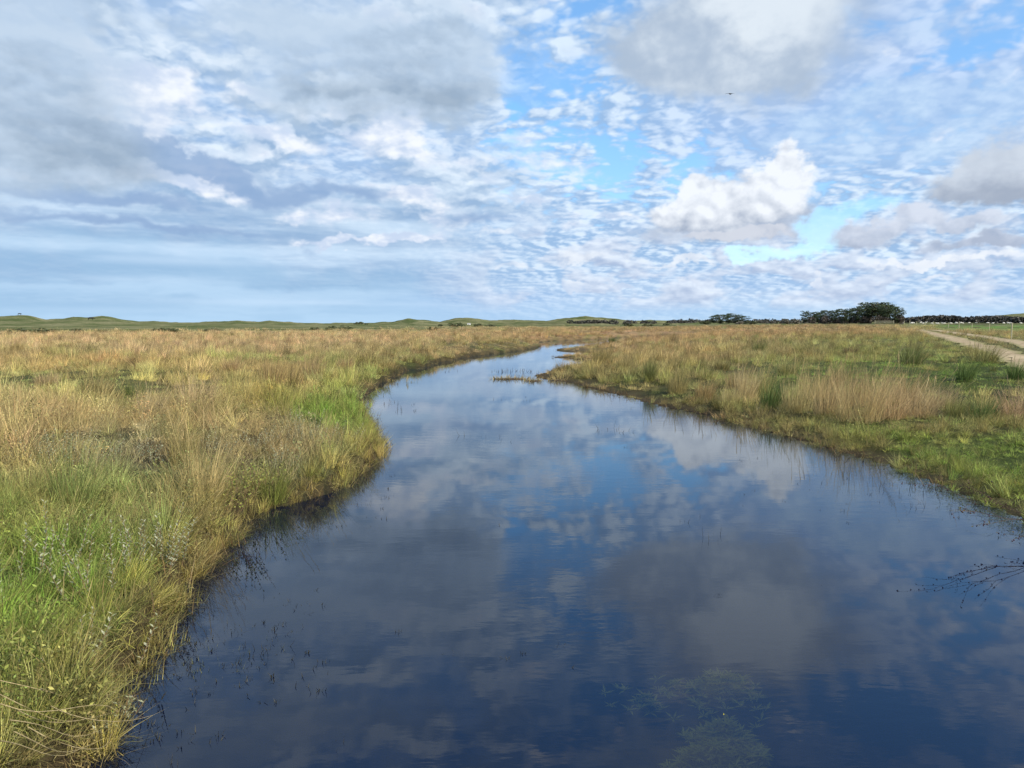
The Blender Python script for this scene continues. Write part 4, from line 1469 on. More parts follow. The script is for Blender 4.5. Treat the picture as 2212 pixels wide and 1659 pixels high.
# ---------------------------------------------------------------- weeds standing in the water
WEED = (.05, .045, .025)
EM = 'small weeds standing in open water'
for px_, py_, n, sp, h1, lab in (
        (1545, 1150, 6, .12, .16, 'three thin dark stems standing in mid water'), (1490, 1112, 4, .18, .10, 'sparse short stems left of the three thin ones'),
        (1465, 1085, 2, .08, .09, 'two faint stems farthest out, left of the sparse ones'), (1328, 925, 16, .35, .22, 'dark tuft of stems in open water near the right bank'),
        (860, 868, 14, .5, .20, 'dark bent weeds near the left bank at the bend'), (872, 884, 10, .30, .16, 'dark weeds just below the bent ones'),
        (1222, 985, 2, .05, .10, 'single stem in the blue reflection'), (1090, 940, 6, .5, .2, 'thin curved stems in the middle of the bright reflection'),
        (1018, 935, 4, .25, .25, 'two tall thin stems left of the curved ones'), (1110, 858, 10, .7, .14, 'faint floating weeds below the small islet'),
        (1105, 800, 45, 1.0, .20, 'brownish weed patch behind the small islet'), (1150, 806, 12, .5, .12, 'dark weed lump right of the weed patch'),
        (960, 800, 10, .8, .12, 'thin weeds close to the left shore'), (1725, 1240, 2, .2, .10, 'pair of short stems over the cloud reflection'),
        (500, 1395, 40, .30, .07, 'green weed mat spreading from the left bank'), (460, 1420, 40, .22, .06, 'dark weed mat against the bank point'),
        (590, 1382, 8, .12, .09, 'three black stems off the left bank'), (540, 1285, 10, .15, .06, 'small black weed spot below the reflected bank'),
        (615, 1345, 5, .10, .05, 'tiny dark weed right of the black spot'), (455, 1355, 14, .2, .06, 'reddish weeds under the bank grass'),
        (372, 1640, 8, .05, .10, 'broken pale stem sticking out near the bottom'), (735, 1590, 5, .05, .05, 'tiny dark tuft at the bottom of the photo'),
        (480, 1275, 14, .25, .06, 'scattered weeds along the shaded bank'), (540, 1440, 10, .3, .04, 'floating bits off the point'),
        (500, 1500, 9, .3, .03, 'floating bits in front of the dark bank'), (800, 1070, 20, .3, .07, 'tangle of weeds at the tip of the left bank'),
        (1690, 942, 14, .3, .14, 'dark stems off the muddy right shore'), (1850, 985, 16, .35, .12, 'thin stems along the right shore'),
        (1960, 1050, 24, .4, .14, 'thin reeds where the dead grass floats'), (1640, 925, 10, .3, .10, 'short stems off the brown mud'),
        (2030, 1090, 24, .3, .14, 'black stems below the floating grass on the right')):
    stubble(px_, py_, n, sp, .06 + h1 * .4, .06 + h1, WEED if n not in (40, 45) else (.12, .13, .05), lab, wat=True, name='water_weed', cat='water weed', dry=(.0, .5), w=.0045, lean=.25, group=EM)


def specks():
    P = []
    for n, (ax, bx), (ay, by) in ((75, (400, 700), (1270, 1520)), (30, (300, 480), (1400, 1620)), (35, (640, 860), (1010, 1150)), (12, (800, 1600), (900, 1500)), (50, (1600, 2150), (950, 1130))):
        for _ in range(n):
            px_, py_ = rt.uniform(ax, bx), rt.uniform(ay, by)
            x, y = ground_at(px_, py_)
            if float(water_sd(np.array([x]), np.array([y]))[0][0]) > -.02: continue
            m = rt.randint(2, 6)
            v, a, q, t_ = blades(rt, m, .03 * rt.uniform(.3, 2), .015, .05, .0045, rt.choice([.3, 1.1]), .4, 2, (0, 0), .2, (0, 1))
            v[:, 0] += x; v[:, 1] += y
            P.append((v, a, q, t_))
    o = link('water_specks', tuft_mesh('water_specks', P, M_WEED))
    tag(o, 'dark weed tips dotting the water near the left bank', kind='stuff')


specks()


def islet(px, py, rx, ry, label):
    x, y = ground_at(px, py, 0)
    root = empty('grass_islet', (x, y, 0))
    tag(root, label, 'islet')
    mb = MB(); mb.ball((0, 0, -.05), (rx, ry, .09), 16, 8)
    for i, v in enumerate(mb.V):
        k = 1 + .18 * math.sin(i * 1.7) + .1 * math.sin(i * 4.1)
        mb.V[i] = (v[0] * k, v[1] * k, v[2])
    mb.build('mud_bank', simple_mat('islet_mud', (.06, .04, .022)), root, True)
    n = int(420 * rx)
    v, a, q, t = blades(rt, n, 1.05, .08, .28, .014, .5, .5, 2, WIND, .1, (.3, 1))
    # spread over the ellipse
    m = v.reshape(n, -1, 3)
    c = m[:, :2, :2].mean(1, keepdims=True)
    m[..., :2] += c * (np.array([rx, ry]) - 1)
    me = tuft_mesh('islet_grass', [(v, a, q, t)])
    g = link('grass', me, root)
    g.location = (0, 0, .0)
    g['tint'] = [.25, .2, .09]
    tag(g, kind='stuff')
    return root


islet(1102, 819, .75, .45, 'small brown grass islet alone in the middle of the river')
islet(1152, 823, .35, .3, 'dark mud lump between the islet and the right bank')
islet(1210, 822, .5, .3, 'flat muddy lump touching the tip of the right bank')


# ---------------------------------------------------------------- pondweed under the surface, lower right
def pondweed(px, py, n, sx, sy, label):
    x, y = ground_at(px, py, -.12)
    root = empty('pondweed', (x, y, 0))
    tag(root, label, 'pondweed', 'pondweed under water')
    m = MB(); s = MB()
    for i in range(n):
        cx, cy = rw.gauss(0, sx), rw.gauss(0, sy)
        cz = -rw.uniform(.01, .09) - .06 * (cx * cx / sx ** 2 + cy * cy / sy ** 2) ** .5
        cz = max(cz, -.5)
        for k in range(rw.randint(6, 9)):
            b = k * .8 + rw.uniform(-.3, .3)
            L = rw.uniform(.035, .075)
            m.leaf(Vector((cx, cy, cz)), Vector((math.cos(b), math.sin(b), rw.uniform(-.1, .5))), Vector((0, 0, 1)), L, L * .22)
        if i % 3 == 0:
            s.tube([(cx, cy, cz), (cx * .8, cy * .8, cz - .15), (cx * .5, cy * .5, -.7)], .003, .003, 4)
    m.build('foliage', M_POND, root)
    tag(s.build('stem', M_DARKSTEM, root), kind='stuff')


M_POND = leaf_mat('pondweed_leaf', (.60, .52, .03), (.85, .72, .06), .1)
pondweed(1570, 1605, 260, .085, .10, 'brightest yellow pondweed star leaves just under the surface')
pondweed(1535, 1650, 180, .09, .07, 'yellow pondweed cut by the lower edge of the photo')
pondweed(1560, 1490, 90, .13, .12, 'dim olive pondweed beyond the bright one')
pondweed(1440, 1500, 30, .16, .10, 'faint scattered pondweed stars left of the olive one')


# ---------------------------------------------------------------- thorn bush on the right bank, its twigs over the water
def thorn():
    root = empty('thorn_bush', (5.85, 6.75, .06))
    tag(root, 'bare thorn twigs with dark berries reaching over the water off the right bank', 'thorn bush')
    tw, be, lf = MB(), MB(), MB()
    r = random.Random(3)
    def grow_(p, d, L, rad, lvl):
        pts = [p.copy()]
        for k in range(5):
            d = (d + Vector((r.uniform(-.25, .25), r.uniform(-.25, .25), r.uniform(-.18, .12)))).normalized()
            p = p + d * L / 5
            if p.z < .06 and d.z < 0: d.z *= -.3
            pts.append(p.copy())
            if lvl > 0 and k > 0:
                for _ in range(2 if lvl > 1 else 1):
                    dd = (d + Vector((r.uniform(-.9, .9), r.uniform(-.9, .9), r.uniform(-.5, .5)))).normalized()
                    grow_(p, dd, L * r.uniform(.35, .6), rad * .5, lvl - 1)
            if lvl <= 1 and r.random() < .28:
                be.ball(p + Vector((r.uniform(-.012, .012), 0, -.012)), (.0075,) * 3, 6, 4)
            if lvl == 0 and r.random() < .35:
                lf.leaf(p, Vector((r.uniform(-1, 1), r.uniform(-1, 1), r.uniform(-.3, .6))), Vector((0, 0, 1)), .03, .018)
        tw.tube(pts, rad, rad * .4, 4)
    for i in range(24):
        a = r.uniform(2.4, 4.6)
        o = Vector((r.uniform(.0, .8), r.uniform(-1.4, .7), r.uniform(0, .2)))
        grow_(o, Vector((math.cos(a), math.sin(a) * .6, r.uniform(-.02, .38))), r.uniform(.8, 1.35), .0065, 2)
    tw.build('twig', M_DARKSTEM, root)
    be.build('berry', simple_mat('dark_berry', (.05, .01, .012), .35), root, True)
    lf.build('leaf', leaf_mat('thorn_leaf', (.07, .09, .03), (.16, .10, .04)), root)


thorn()


# ---------------------------------------------------------------- driftwood and floating dead grass along the right shore
def float_litter():
    n = 2600
    k = rng.randint(0, len(RIGHT) - 1, n)
    pts = []
    for i in range(n):
        u = rng.uniform(0, 1) ** .8
        a, b = (1900, 2260)
        px_ = a + (b - a) * u
        py_ = np.interp(px_, [p[0] for p in RIGHT if p[0] > 1500], [p[1] for p in RIGHT if p[0] > 1500])
        gx, gy = ground_at(px_, py_)
        pts.append((gx - abs(rng.normal(0, .28)) * .8, gy - abs(rng.normal(0, .30))))
    pts = np.array(pts)
    P = []
    m = 2200
    v, a, q, t = blades(rt, m, 0.0001, .06, .26, .0055, 1.5, .06, 2, (0, 0), .2, (.0, .7), out=0)
    vv = v.reshape(m, -1, 3)
    vv[..., 2] = np.clip(vv[..., 2], -.02, .02) * .4 + .006
    vv[..., :2] += pts[:m, None, :]
    o = link('floating_grass', tuft_mesh('floating_grass', [(v, a, q, t)]))
    o['tint'] = [.055, .065, .03]
    tag(o, 'mat of dead grass floating along the right shore', kind='stuff')


float_litter()


def bank_debris():
    """dead stalks and roots lying on the brown edge"""
    V = []
    for lst, rng_, n, name, lab in ((RIGHT, (1170, 2100), 1500, 'shore_litter', 'dead stalks and roots on the brown mud of the right shore'),
                                    (LEFT, (200, 1160), 1800, 'bank_litter', 'dead brown stalks hanging at the foot of the left bank')):
        L = [p for p in lst if rng_[0] <= p[0] <= rng_[1]]
        G = np.array([ground_at(*p) for p in L])
        seg = np.linalg.norm(np.diff(G, axis=0), axis=1)
        cum = np.concatenate([[0], np.cumsum(seg)])
        s = rng.uniform(0, cum[-1], n)
        # favour near stretches
        near_ = np.interp(s, cum, np.linalg.norm(G, axis=1))
        s = s[rng.uniform(0, 1, n) < np.clip(14 / near_, .1, 1)]
        x = np.interp(s, cum, G[:, 0]) + rng.normal(0, .22, len(s))
        y = np.interp(s, cum, G[:, 1]) + rng.normal(0, .22, len(s))
        sd, side = water_sd(x, y)
        m = (sd > -.12) & (sd < (.9 if lst is RIGHT else .35))
        x, y, sd, side = x[m], y[m], sd[m], side[m]
        z = np.maximum(height(x, y, sd, side), 0) + .015
        k = len(x)
        v, a, q, t = blades(rt, k * 5, .16, .08, .28, .007, 1.25, .3, 2, (0, 0), .3, (.2, .9), out=0)
        v = v.reshape(k, -1, 3) if False else v.reshape(k * 5, -1, 3)
        v[..., 0] += np.repeat(x, 5)[:, None]; v[..., 1] += np.repeat(y, 5)[:, None]; v[..., 2] += np.repeat(z, 5)[:, None]
        o = link(name, tuft_mesh(name, [(v.reshape(-1, 3), a, q, t)]))
        o['tint'] = [.11, .07, .03]
        tag(o, lab, kind='stuff')


bank_debris()
x0, y0 = ground_at(1618, 903); x1, y1 = ground_at(1672, 880)
mb = MB(); mb.tube([(x0, y0, .05), ((x0 + x1) / 2, (y0 + y1) / 2 + .1, .12), (x1, y1, .2)], .035, .014, 7)
tag(mb.build('driftwood_stick', M_STEM, smooth=True), 'thin driftwood stick lying on the brown mud of the right shore', 'stick')


# ---------------------------------------------------------------- trees
def crown_clumps(r, centers, n, size, flat=.6, squash=.45, elong=1.0):
    """leaf sprays spread over the outer part of many clumps"""
    V, F = [], []
    tot = sum(c[3] ** 2 for c in centers)
    for cx, cy, cz, cr in centers:
        k = max(6, int(n * cr * cr / tot))
        d = r.normal(size=(k, 3)); d /= np.linalg.norm(d, axis=1)[:, None]
        rad = cr * (.55 + .5 * r.uniform(0, 1, k) ** .6)
        c = np.array([cx, cy, cz]) + d * rad[:, None] * np.array([1, 1, squash])
        u = d + r.normal(0, .7, (k, 3)); u[:, 2] *= flat; u /= np.linalg.norm(u, axis=1)[:, None]
        w = np.cross(u, r.normal(size=(k, 3))); w /= np.linalg.norm(w, axis=1)[:, None]
        s = size * r.uniform(.5, 1.4, k)[:, None]
        quad = np.stack([c - u * s * .5, c + w * s * .4, c + u * s * .6, c - w * s * .4 + u * s * .1], 1)
        o = len(V) * 4
        V.append(quad); F.append(k)
    V = np.concatenate(V).reshape(-1, 3)
    F = np.arange(len(V)).reshape(-1, 4)
    return V, F


M_PINE = leaf_mat('pine_needles', (.022, .040, .018), (.075, .10, .042), .1)
M_BARK = simple_mat('pine_bark', (.16, .13, .105), .9, .3, 3)
M_TWIGS = leaf_mat('bare_twigs', (.075, .062, .050), (.12, .10, .08), .1)


def pine(r, H, bare, lean):
    """meshes of trunk and crown, height H, bare = share of the trunk without leaves"""
    tr = MB()
    top = Vector((lean * H, 0, H * .92))
    pts = [Vector((lean * H * t * t, .02 * H * math.sin(3 * t), H * .92 * t)) for t in (0, .2, .4, .6, .8, 1)]
    tr.tube(pts, H * .024, H * .006, 8)
    cent = []
    nl = 13
    for i in range(nl):
        t = bare + (1 - bare) * (i + .5) / nl
        p = Vector((lean * H * t * t, 0, H * .92 * t))
        for k in range(2):
            a = i * 2.4 + k * 3.1 + r.uniform(-.5, .5)
            wmax = .30 * H * math.sin(math.pi * min(1, .25 + .75 * (1 - (t - bare) / (1 - bare)) + .05)) + .07 * H
            L = wmax * r.uniform(.6, 1.15)
            q = p + Vector((math.cos(a) * L + .03 * H, math.sin(a) * L, L * r.uniform(.05, .5)))
            tr.tube([p, p.lerp(q, .5) + Vector((0, 0, .02 * H)), q], H * .008, H * .002, 5)
            cent.append((q.x, q.y, q.z, H * r.uniform(.09, .15)))
            m = p.lerp(q, .55)
            cent.append((m.x, m.y, m.z + .03 * H, H * r.uniform(.06, .10)))
    cent.append((top.x, top.y, H * .93, H * .10))
    V, F = crown_clumps(r, cent, 2100, H * .045)
    me_t = bpy.data.meshes.new('trunk'); me_t.from_pydata([tuple(v) for v in tr.V], [], tr.F); me_t.materials.append(M_BARK)
    me_c = mesh_np('crown', V, [F], M_PINE)
    cb = [(c[0] * .9, c[1] * .9, H * r.uniform(.12, max(.2, bare + .06)), H * .09) for c in cent[:14]]
    Vb, Fb = crown_clumps(r, cb, 260, H * .035)
    me_b = mesh_np('dead_branches', Vb, [Fb], M_TWIGS)
    return me_t, me_c, me_b


rp = np.random.RandomState(9)
PINES = [pine(rp, 9.0, .20, .08), pine(rp, 9.0, .22, -.04), pine(rp, 9.0, .42, .10), pine(rp, 9.0, .08, .02)]


def ground_iter(px, py, r0):
    x, y = at_range(px, r0)
    return x, y, surface(x, y)


def put_tree(name, meshes, px, top_py, r, label, cat, group, parts, wide=1.0):
    x, y = at_range(px, r)
    z = surface(x, y)
    e = math.tan(math.radians(azel(px, top_py)[1]))
    H = max(1.0, CAM_H + e * r - z) * 1.03
    root = empty(name, (x, y, z - .1), rp.uniform(0, 0.5) * (1 if rp.uniform() > .3 else -1))
    s = H / 9.0
    root.scale = (s * wide, s * wide, s)
    tag(root, label, cat, group)
    for me, nm in zip(meshes, parts):
        o = link(nm, me, root)
        if nm == 'dead_branches': tag(o, kind='stuff')
    return root


PG = 'dark pines of the wood at the end of the farm track'
GROVE = [(1738, 674, 352, 0, 1.1, 'leftmost pine of the dark wood, slightly apart'), (1757, 674, 340, 1, 1.35, 'second pine from the left end of the dark wood'),
         (1776, 671, 350, 3, 1.1, 'bushy low pine near the left end of the wood'), (1793, 671, 344, 1, 1.35, 'pine with an even top, left part of the wood'),
         (1808, 669, 356, 3, 1.1, 'pine with a small spike, left part of the wood'), (1822, 670, 338, 0, 1.35, 'pine before the middle dip of the wood top'),
         (1838, 667, 350, 3, 1.15, 'rounded pine in the middle of the wood'), (1852, 664, 342, 1, 1.1, 'pine where the wood top starts to rise'),
         (1866, 659, 352, 0, 1.2, 'pine at the left shoulder of the tallest crowns'), (1880, 656, 345, 2, 1.4, 'tallest flat topped pine of the wood with bare pale trunk'),
         (1897, 656, 350, 2, 1.3, 'tall pine right of the flat topped one'), (1910, 660, 338, 2, 1.1, 'pine with a long pale trunk beside the tallest'),
         (1921, 662, 352, 3, 1.0, 'broad dark pine at the right of the wood'), (1933, 664, 343, 3, 1.0, 'dense dark pine second from the right end'),
         (1942, 669, 350, 3, .85, 'rightmost pine of the dark wood above the track')]
for px_, ty, r_, v, wd, lab in GROVE:
    put_tree('pine_tree', PINES[v], px_, ty, r_, lab, 'pine tree', PG, ('trunk', 'crown', 'dead_branches'), wd)
for i, (px_, ty, r_, v, lab) in enumerate(((1768, 676, 362, 3, 'half hidden pine behind the left part of the wood'), (1830, 672, 364, 3, 'half hidden pine behind the middle of the wood'),
                                           (1872, 664, 366, 3, 'half hidden pine behind the tall crowns'), (1905, 664, 364, 3, 'half hidden pine right of the tall crowns'))):
    put_tree('pine_tree', PINES[v], px_, ty, r_, lab, 'pine tree', PG, ('trunk', 'crown', 'dead_branches'), 1.4)
SGR = 'wind shaped pines of the small clump left of the wood'
for px_, ty, v, lab in ((1541, 682, 3, 'leftmost low tree of the small clump, leaning away from the sea'), (1556, 679.5, 1, 'second tree of the small clump'),
                        (1573, 677.5, 3, 'middle tree of the small clump with the highest crown'), (1590, 680, 1, 'fourth tree of the small clump'),
                        (1604, 683, 3, 'rightmost tree of the small clump')):
    put_tree('wind_bent_pine', PINES[v], px_, ty, 400 + 10 * (v - 2), lab, 'pine tree', SGR, ('trunk', 'crown', 'dead_branches'), 1.9)


# bushes
def bush_mesh(r, mat, flat=.5):
    cent = [(r.normal(0, .7), r.normal(0, .5), r.uniform(.3, .9), r.uniform(.35, .6)) for _ in range(9)]
    V, F = crown_clumps(r, cent, 420, .28, squash=.8)
    V[:, 2] = np.maximum(V[:, 2], 0)
    return mesh_np('foliage', V, [F], mat)


M_BUSH = leaf_mat('bush_leaf', (.06, .075, .03), (.13, .14, .06), .15)
M_GREYBUSH = leaf_mat('grey_bush', (.12, .115, .09), (.20, .19, .15), .15)
BUSH = [bush_mesh(rp, M_BUSH) for _ in range(3)]
GBUSH = [bush_mesh(rp, M_GREYBUSH) for _ in range(2)]
bst = MB()
for k in range(7):
    a = k * .9
    bst.tube([(0, 0, 0), (math.cos(a) * .35, math.sin(a) * .3, .45), (math.cos(a) * .7, math.sin(a) * .6, .9)], .05, .015, 5)
ME_BST = bpy.data.meshes.new('bush_stems'); ME_BST.from_pydata(bst.V, [], bst.F); ME_BST.materials.append(M_DARKSTEM)
BUSHES = [
    (340, 706, 712, 150, 3.0, 0, 'dark bush at the dune foot, leftmost of the wide ones'), (368, 708, 714, 145, 2.6, 1, 'dark green bush right beside the leftmost wide one'),
    (30, 711, 715, 140, 3.2, 0, 'flat dark bush at the left edge of the photo'), (90, 712, 715.5, 140, 3.5, 2, 'low dark bush strip below the left dunes'),
    (165, 712, 715, 145, 2.6, 1, 'small dark bush below the second dune'), (455, 708, 713, 150, 3.5, 2, 'low brown bush before the green slope'),
    (680, 706, 713, 160, 2.4, 1, 'dark bush left of the taller one in front of the middle dune'), (712, 703, 713, 165, 2.2, 0, 'taller dark bush in front of the middle dune'),
    (745, 703, 713, 165, 2.4, 2, 'dark bush just right of the taller one'), (772, 697, 702, 330, 3.2, 0, 'distant dark bush at the dune foot left of centre'),
    (936, 707, 716, 150, 1.5, 1, 'rounded green bush standing alone in the brown marsh'), (952, 704, 708, 240, 2.0, 0, 'tiny dark bush behind the lone round one'),
    (985, 700, 708, 260, 2.4, 1, 'dark bush left of the white shed'), (1032, 701, 708, 260, 2.6, 0, 'dark bush close to the right of the white shed'),
    (1060, 702, 707, 270, 3.0, 2, 'wide low bush right of the white shed'), (1360, 701, 707, 280, 3.0, 0, 'dark bush below the long dune, centre right'),
    (1400, 701, 706, 300, 2.6, 1, 'small dark bush right of the long dune'), (1440, 700, 705, 320, 2.6, 2, 'far low bush before the small clump of trees'),
    (1525, 696, 702, 390, 3.0, 0, 'low bush at the foot of the small clump'), (1622, 696, 702, 390, 2.6, 1, 'low green bush right of the small clump'),
]
for px_, ty, by_, r_, wd, v, lab in BUSHES:
    x, y = at_range(px_, r_)
    z = surface(x, y)
    H = max(.9, (by_ - ty + 2.0) * .463 / FPX * r_)
    root = empty('bush', (x, y, z - .05), rp.uniform(0, 6))
    root.scale = (H * wd * .42, H * wd * .42, H * .72)
    tag(root, lab, 'bush', 'dark bushes scattered below the dunes')
    link('foliage', BUSH[v], root); link('stem', ME_BST, root)
for px_, ty, r_, v, wd, lab in ((1640, 693, 420, 0, 3.2, 'bare grey shrub right of the small clump'), (1668, 694, 430, 1, 3.0, 'second bare grey shrub between the clumps'),
                                (1700, 691, 400, 0, 3.0, 'bare grey shrub left of the pine wood'), (1722, 690, 380, 1, 2.6, 'bare grey shrub touching the pine wood'),
                                (1600, 696, 380, 1, 3.0, 'grey undergrowth below the small clump')):
    x, y = at_range(px_, r_)
    z = surface(x, y)
    H = max(1.5, CAM_H + math.tan(math.radians(azel(px_, ty)[1])) * r_ - z)
    root = empty('bare_shrub', (x, y, z - .05), rp.uniform(0, 6))
    root.scale = (H * wd * .4, H * wd * .4, H * .95)
    tag(root, lab, 'shrub', 'bare grey shrubs beside the pine wood')
    link('foliage', GBUSH[v], root); link('stem', ME_BST, root)


# distant deciduous wood on the right: one mass
def far_wood():
    # undergrowth that closes the foot of the pine wood
    cent = []
    for k in range(70):
        x, y = at_range(rp.uniform(1732, 1948), rp.uniform(335, 372))
        z = surface(x, y)
        cent.append((x, y, z + rp.uniform(.5, 2.6), rp.uniform(.9, 1.6)))
    V, F = crown_clumps(rp, cent, 9000, .5, squash=.9)
    o = link('undergrowth', mesh_np('undergrowth', V, [F], M_TWIGS))
    tag(o, 'brown leafless undergrowth at the foot of the pine wood', kind='stuff')

    top = [(1945, 689), (1965, 687), (2000, 685), (2040, 683), (2060, 684.5), (2085, 687), (2120, 685), (2160, 683.5), (2185, 686), (2212, 688), (2300, 686), (2450, 688)]
    cent = []
    for k in range(420):
        px_ = rp.uniform(1938, 2440)
        r_ = rp.uniform(455, 490)
        x, y = at_range(px_, r_)
        z = surface(x, y)
        ty = np.interp(px_, [t[0] for t in top], [t[1] for t in top]) + rp.uniform(0, 2.0)
        H = CAM_H + math.tan(math.radians(azel(px_, ty)[1])) * r_ - z
        rr_ = rp.uniform(2.4, 4.4)
        cent.append((x, y, z + H - rr_ * .6, rr_))
        if H > 4:
            cent.append((x, y, z + H * .4, rr_))
    V, F = crown_clumps(rp, cent, 42000, 1.1, squash=.75)
    m = leaf_mat('far_wood_leaves', (.034, .036, .030), (.085, .075, .058), .05)
    o = link('woodland', mesh_np('woodland', V, [F], m))
    tag(o, 'long dark wood on the horizon behind the white sheep', kind='stuff')
    # low dark strip between the clumps
    cent = []
    for k in range(80):
        px_ = rp.uniform(1230, 1760)
        r_ = rp.uniform(460, 500)
        x, y = at_range(px_, r_)
        z = surface(x, y)
        H = CAM_H + math.tan(math.radians(azel(px_, 694 + rp.uniform(-1, 2.0))[1])) * r_ - z
        cent.append((x, y, z + max(H, 1) * .6, rp.uniform(1.6, 3.4)))
    V, F = crown_clumps(rp, cent, 9000, .9, squash=.6)
    o = link('scrub', mesh_np('scrub', V, [F], m))
    tag(o, 'thin dark scrub line on the horizon left of the pine wood', kind='stuff')


far_wood()

# ---------------------------------------------------------------- fence posts beside the field
M_POST = simple_mat('pale_post', (.40, .37, .24), .8)
M_WIRE = simple_mat('wire', (.30, .30, .28), .5)
POSTS = [(2186, 724, 26.5, .05, 'thick pale fence post nearest the camera'), (2137.5, 714.5, 18, .026, 'thin post second from the right edge'), (2099.6, 711.5, 12, .03, 'short pale post between two thin ones'),
         (2071.8, 709.5, 15, .045, 'pale post left of the short one'), (2049, 708.5, 11, .04, 'fifth fence post along the field edge'), (2016, 707.5, 13, .04, 'sixth fence post along the field edge'),
         (1999, 705.5, 11, .06, 'stout far post before the sheep'), (1980, 704.5, 9, .06, 'far post near the end of the field edge'), (1965, 704, 8, .06, 'second last far post near the wood'), (1953, 704, 7, .06, 'last far post beside the wood')]
fence = None
tops = []
for i, (px_, by_, hp, rad, lab) in enumerate(POSTS):
    r_ = (74, 112, 140, 165, 188, 215, 245, 270, 290, 310)[i]
    x, y = at_range(px_, r_)
    z = surface(x, y)
    if fence is None:
        fence = empty('wire_fence', (x, y, z))
        tag(fence, 'wire fence of pale wooden posts along the grazed green field', 'fence')
    H = max(1.15, CAM_H + math.tan(math.radians(azel(px_, by_ - hp)[1])) * r_ - z)
    if i > 0: H = min(H, 1.5)
    mb = MB(); mb.tube([(x, y, z - .2), (x + .02, y, z + H)], max(rad, r_ * .00035), max(rad, r_ * .00035) * .92, 8)
    mb.F.append(tuple(range(len(mb.V) - 8, len(mb.V))))
    o = mb.build('post', M_POST, fence)
    o.matrix_parent_inverse = Matrix.Translation(-Vector(fence.location))
    o['label'] = lab
    tops.append((x, y, z + H * .88))
for a, b in zip(tops[:-1], tops[1:]):
    mb = MB()
    mid_ = tuple((a[k] + b[k]) / 2 - (.12 if k == 2 else 0) for k in range(3))
    mb.tube([a, mid_, b], .006, .006, 4)
    o = mb.build('wire', M_WIRE, fence)
    o.matrix_parent_inverse = Matrix.Translation(-Vector(fence.location))

# white farm gate seen at the far end of the track
gx, gy = at_range(1910, 318); gz = surface(gx, gy)
g = empty('field_gate', (gx, gy, gz), math.radians(-20)); tag(g, 'pale farm gate at the far end of the track by the wood', 'gate')
for s in (-1, 1):
    mb = MB(); mb.box((s * 3.2, 0, .6), (.09, .09, .75)); mb.build('post', M_POST, g)
for k in range(3):
    mb = MB(); mb.box((0, 0, .35 + .35 * k), (3.1, .03, .06)); mb.build('rail', M_POST, g)


# ---------------------------------------------------------------- sheep, cow, shed, bird
M_WOOL = simple_mat('wool', (.55, .53, .48), .95)
M_FACE = simple_mat('sheep_face', (.55, .50, .42), .9)


def skin_mesh(name, joints, edges, mat, sub=1):
    me = bpy.data.meshes.new(name)
    me.from_pydata([j[0] for j in joints], edges, [])
    o = bpy.data.objects.new(name, me)
    COL.objects.link(o)
    sk = o.modifiers.new('skin', 'SKIN')
    for v, j in zip(me.skin_vertices[0].data, joints):
        v.radius = (j[1], j[1] if len(j) < 3 else j[2])
    me.skin_vertices[0].data[0].use_root = True
    o.modifiers.new('smooth', 'SUBSURF').levels = sub
    dg = bpy.context.evaluated_depsgraph_get()
    m2 = bpy.data.meshes.new_from_object(o.evaluated_get(dg))
    bpy.data.objects.remove(o)
    m2.name = name
    m2.materials.clear(); m2.materials.append(mat)
    return m2


def quad_mesh(name, mat, L, Hh, body, leg, headdown, neck):
    """body of a standing quadruped of length L and back height Hh, facing +x"""
    J = [((-.30 * L, 0, Hh - body), body * .95), ((0, 0, Hh - body * 1.05), body), ((.32 * L, 0, Hh - body), body * .9),
         ((.48 * L, 0, Hh - body * .5 - headdown * .35), neck), ((.60 * L, 0, Hh + .02 * L - headdown), neck * .85), ((.74 * L, 0, Hh - .10 * L - headdown), neck * .55)]
    E = [(0, 1), (1, 2), (2, 3), (3, 4), (4, 5)]
    for sx, root in ((-.34, 0), (.34, 2)):
        for sy in (-1, 1):
            i = len(J)
            k = -.05 if sx < 0 else .02
            J += [((sx * L, sy * body * .55, Hh - body * 1.7), leg * 1.5), (((sx + k) * L, sy * body * .55, Hh * .28), leg), ((sx * L, sy * body * .55, .02), leg * .9)]
            E += [(root, i), (i, i + 1), (i + 1, i + 2)]
    i = len(J)
    J.append(((-.46 * L, 0, Hh - body * 1.2), leg * .9)); E.append((0, i))
    return skin_mesh(name, J, E, mat, 1)


ME_SHEEP = [quad_mesh('sheep', M_WOOL, 1.15, .78, .24, .05, .0, .10), quad_mesh('sheep', M_WOOL, 1.15, .76, .25, .05, .42, .10)]
cowm = simple_mat('cow_coat', (.02, .018, .016), .8)
ME_COW = quad_mesh('cow', cowm, 2.1, 1.4, .36, .08, .6, .17)
XS = [485, 520, 625, 660, 700, 795, 870, 893, 965, 992, 1095, 1170, 1180, 1245, 1280, 1375, 1490, 1650, 1730, 1905, 1975, 2005, 2170, 350]
_order = sorted((2200 + q / 6.144) * .864 for q in XS)
_nth = ['leftmost', 'second', 'third', 'fourth', 'fifth', 'sixth', 'seventh', 'eighth', 'ninth', 'tenth', 'eleventh', 'twelfth']
SHEEP_LABELS = {}
for _i, _p in enumerate(_order):
    _l = _i < 12
    _w = _nth[_i if _l else 23 - _i].replace('leftmost', 'leftmost' if _l else 'rightmost')
    SHEEP_LABELS[_p] = ('%s tiny white sheep of the row in front of the dark wood' % _w) if _i in (0, 23) else \
        '%s tiny white sheep from the %s end of the row' % (_w, 'wood' if _l else 'outer')
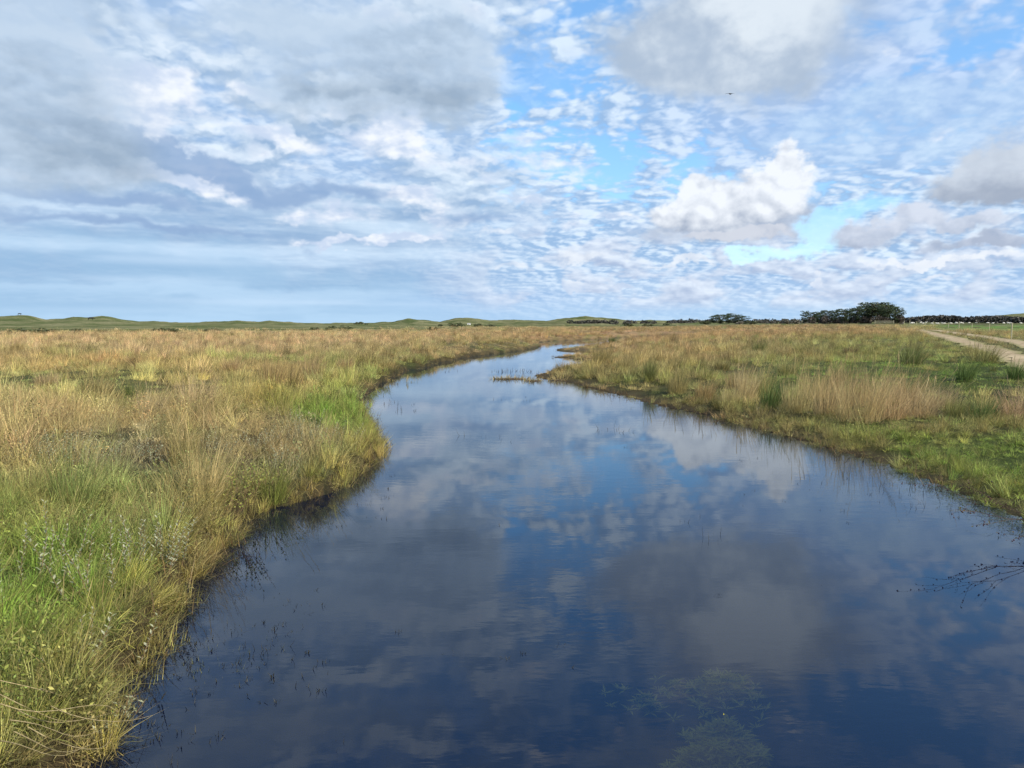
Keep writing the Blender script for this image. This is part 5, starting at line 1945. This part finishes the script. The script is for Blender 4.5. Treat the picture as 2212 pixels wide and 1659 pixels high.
for i, q in enumerate(XS):
    px_ = (2200 + q / 6.144) * .864
    r_ = 330 + rp.uniform(-20, 30)
    x, y = at_range(px_, r_)
    o = link('sheep', ME_SHEEP[i % 2])
    o.location = (x, y, surface(x, y))
    o.rotation_euler = (0, 0, rp.choice([0, math.pi]) + rp.uniform(-.5, .5))
    s = .9
    o.scale = (s, s, s)
    tag(o, SHEEP_LABELS[px_], 'sheep', 'white sheep grazing along the far side of the field')
for px_, r_, lab in ((196, 330, 'tiny black cow grazing on the slope below the left dunes'), (43, 600, 'tiny dark cow on top of the leftmost dune')):
    x, y = at_range(px_, r_)
    o = link('cow', ME_COW)
    o.location = (x, y, surface(x, y))
    o.rotation_euler = (0, 0, .3)
    tag(o, lab, 'cow')

sx_, sy_ = at_range(1013, 380); sz_ = surface(sx_, sy_)
sh = empty('white_shed', (sx_, sy_, sz_), 0, .5); tag(sh, 'tiny white shed below the rounded middle dune', 'shed')
mb = MB(); mb.box((0, 0, .9), (1.6, 1.2, .9)); mb.build('wall', simple_mat('white_wall', (.7, .7, .66)), sh)
mb = MB(); mb.add([(-1.75, -1.35, 1.8), (1.75, -1.35, 1.8), (1.75, 1.35, 1.8), (-1.75, 1.35, 1.8), (-1.75, 0, 2.5), (1.75, 0, 2.5)],
                  [(0, 1, 5, 4), (2, 3, 4, 5), (0, 4, 3), (1, 2, 5), (0, 3, 2, 1)])
mb.build('roof', simple_mat('grey_roof', (.32, .32, .32)), sh)
mb = MB(); mb.box((0, -1.215, .8), (.35, .02, .75)); mb.build('door', simple_mat('dark_door', (.12, .1, .08)), sh)


def bird():
    d = Vector(ray(1577, 203)).normalized()
    p = Vector((0, 0, CAM_H)) + d * 60
    J = [((0, 0, 0), .05), ((.09, 0, .01), .045), ((.15, 0, .03), .03), ((.19, 0, .025), .012), ((-.12, 0, 0), .03, .02), ((-.2, 0, 0), .045, .008),
         ((.03, .12, .05), .035, .012), ((-.0, .26, .03), .03, .008), ((-.05, .38, -.01), .012, .004),
         ((.03, -.12, .05), .035, .012), ((-.0, -.26, .03), .03, .008), ((-.05, -.38, -.01), .012, .004)]
    E = [(0, 1), (1, 2), (2, 3), (0, 4), (4, 5), (0, 6), (6, 7), (7, 8), (0, 9), (9, 10), (10, 11)]
    o = link('bird', skin_mesh('bird', J, E, simple_mat('dark_feathers', (.03, .03, .03))))
    o.location = p
    o.rotation_euler = (.2, 0, .9)
    tag(o, 'small dark bird flying in front of the pale cloud', 'bird')


bird()
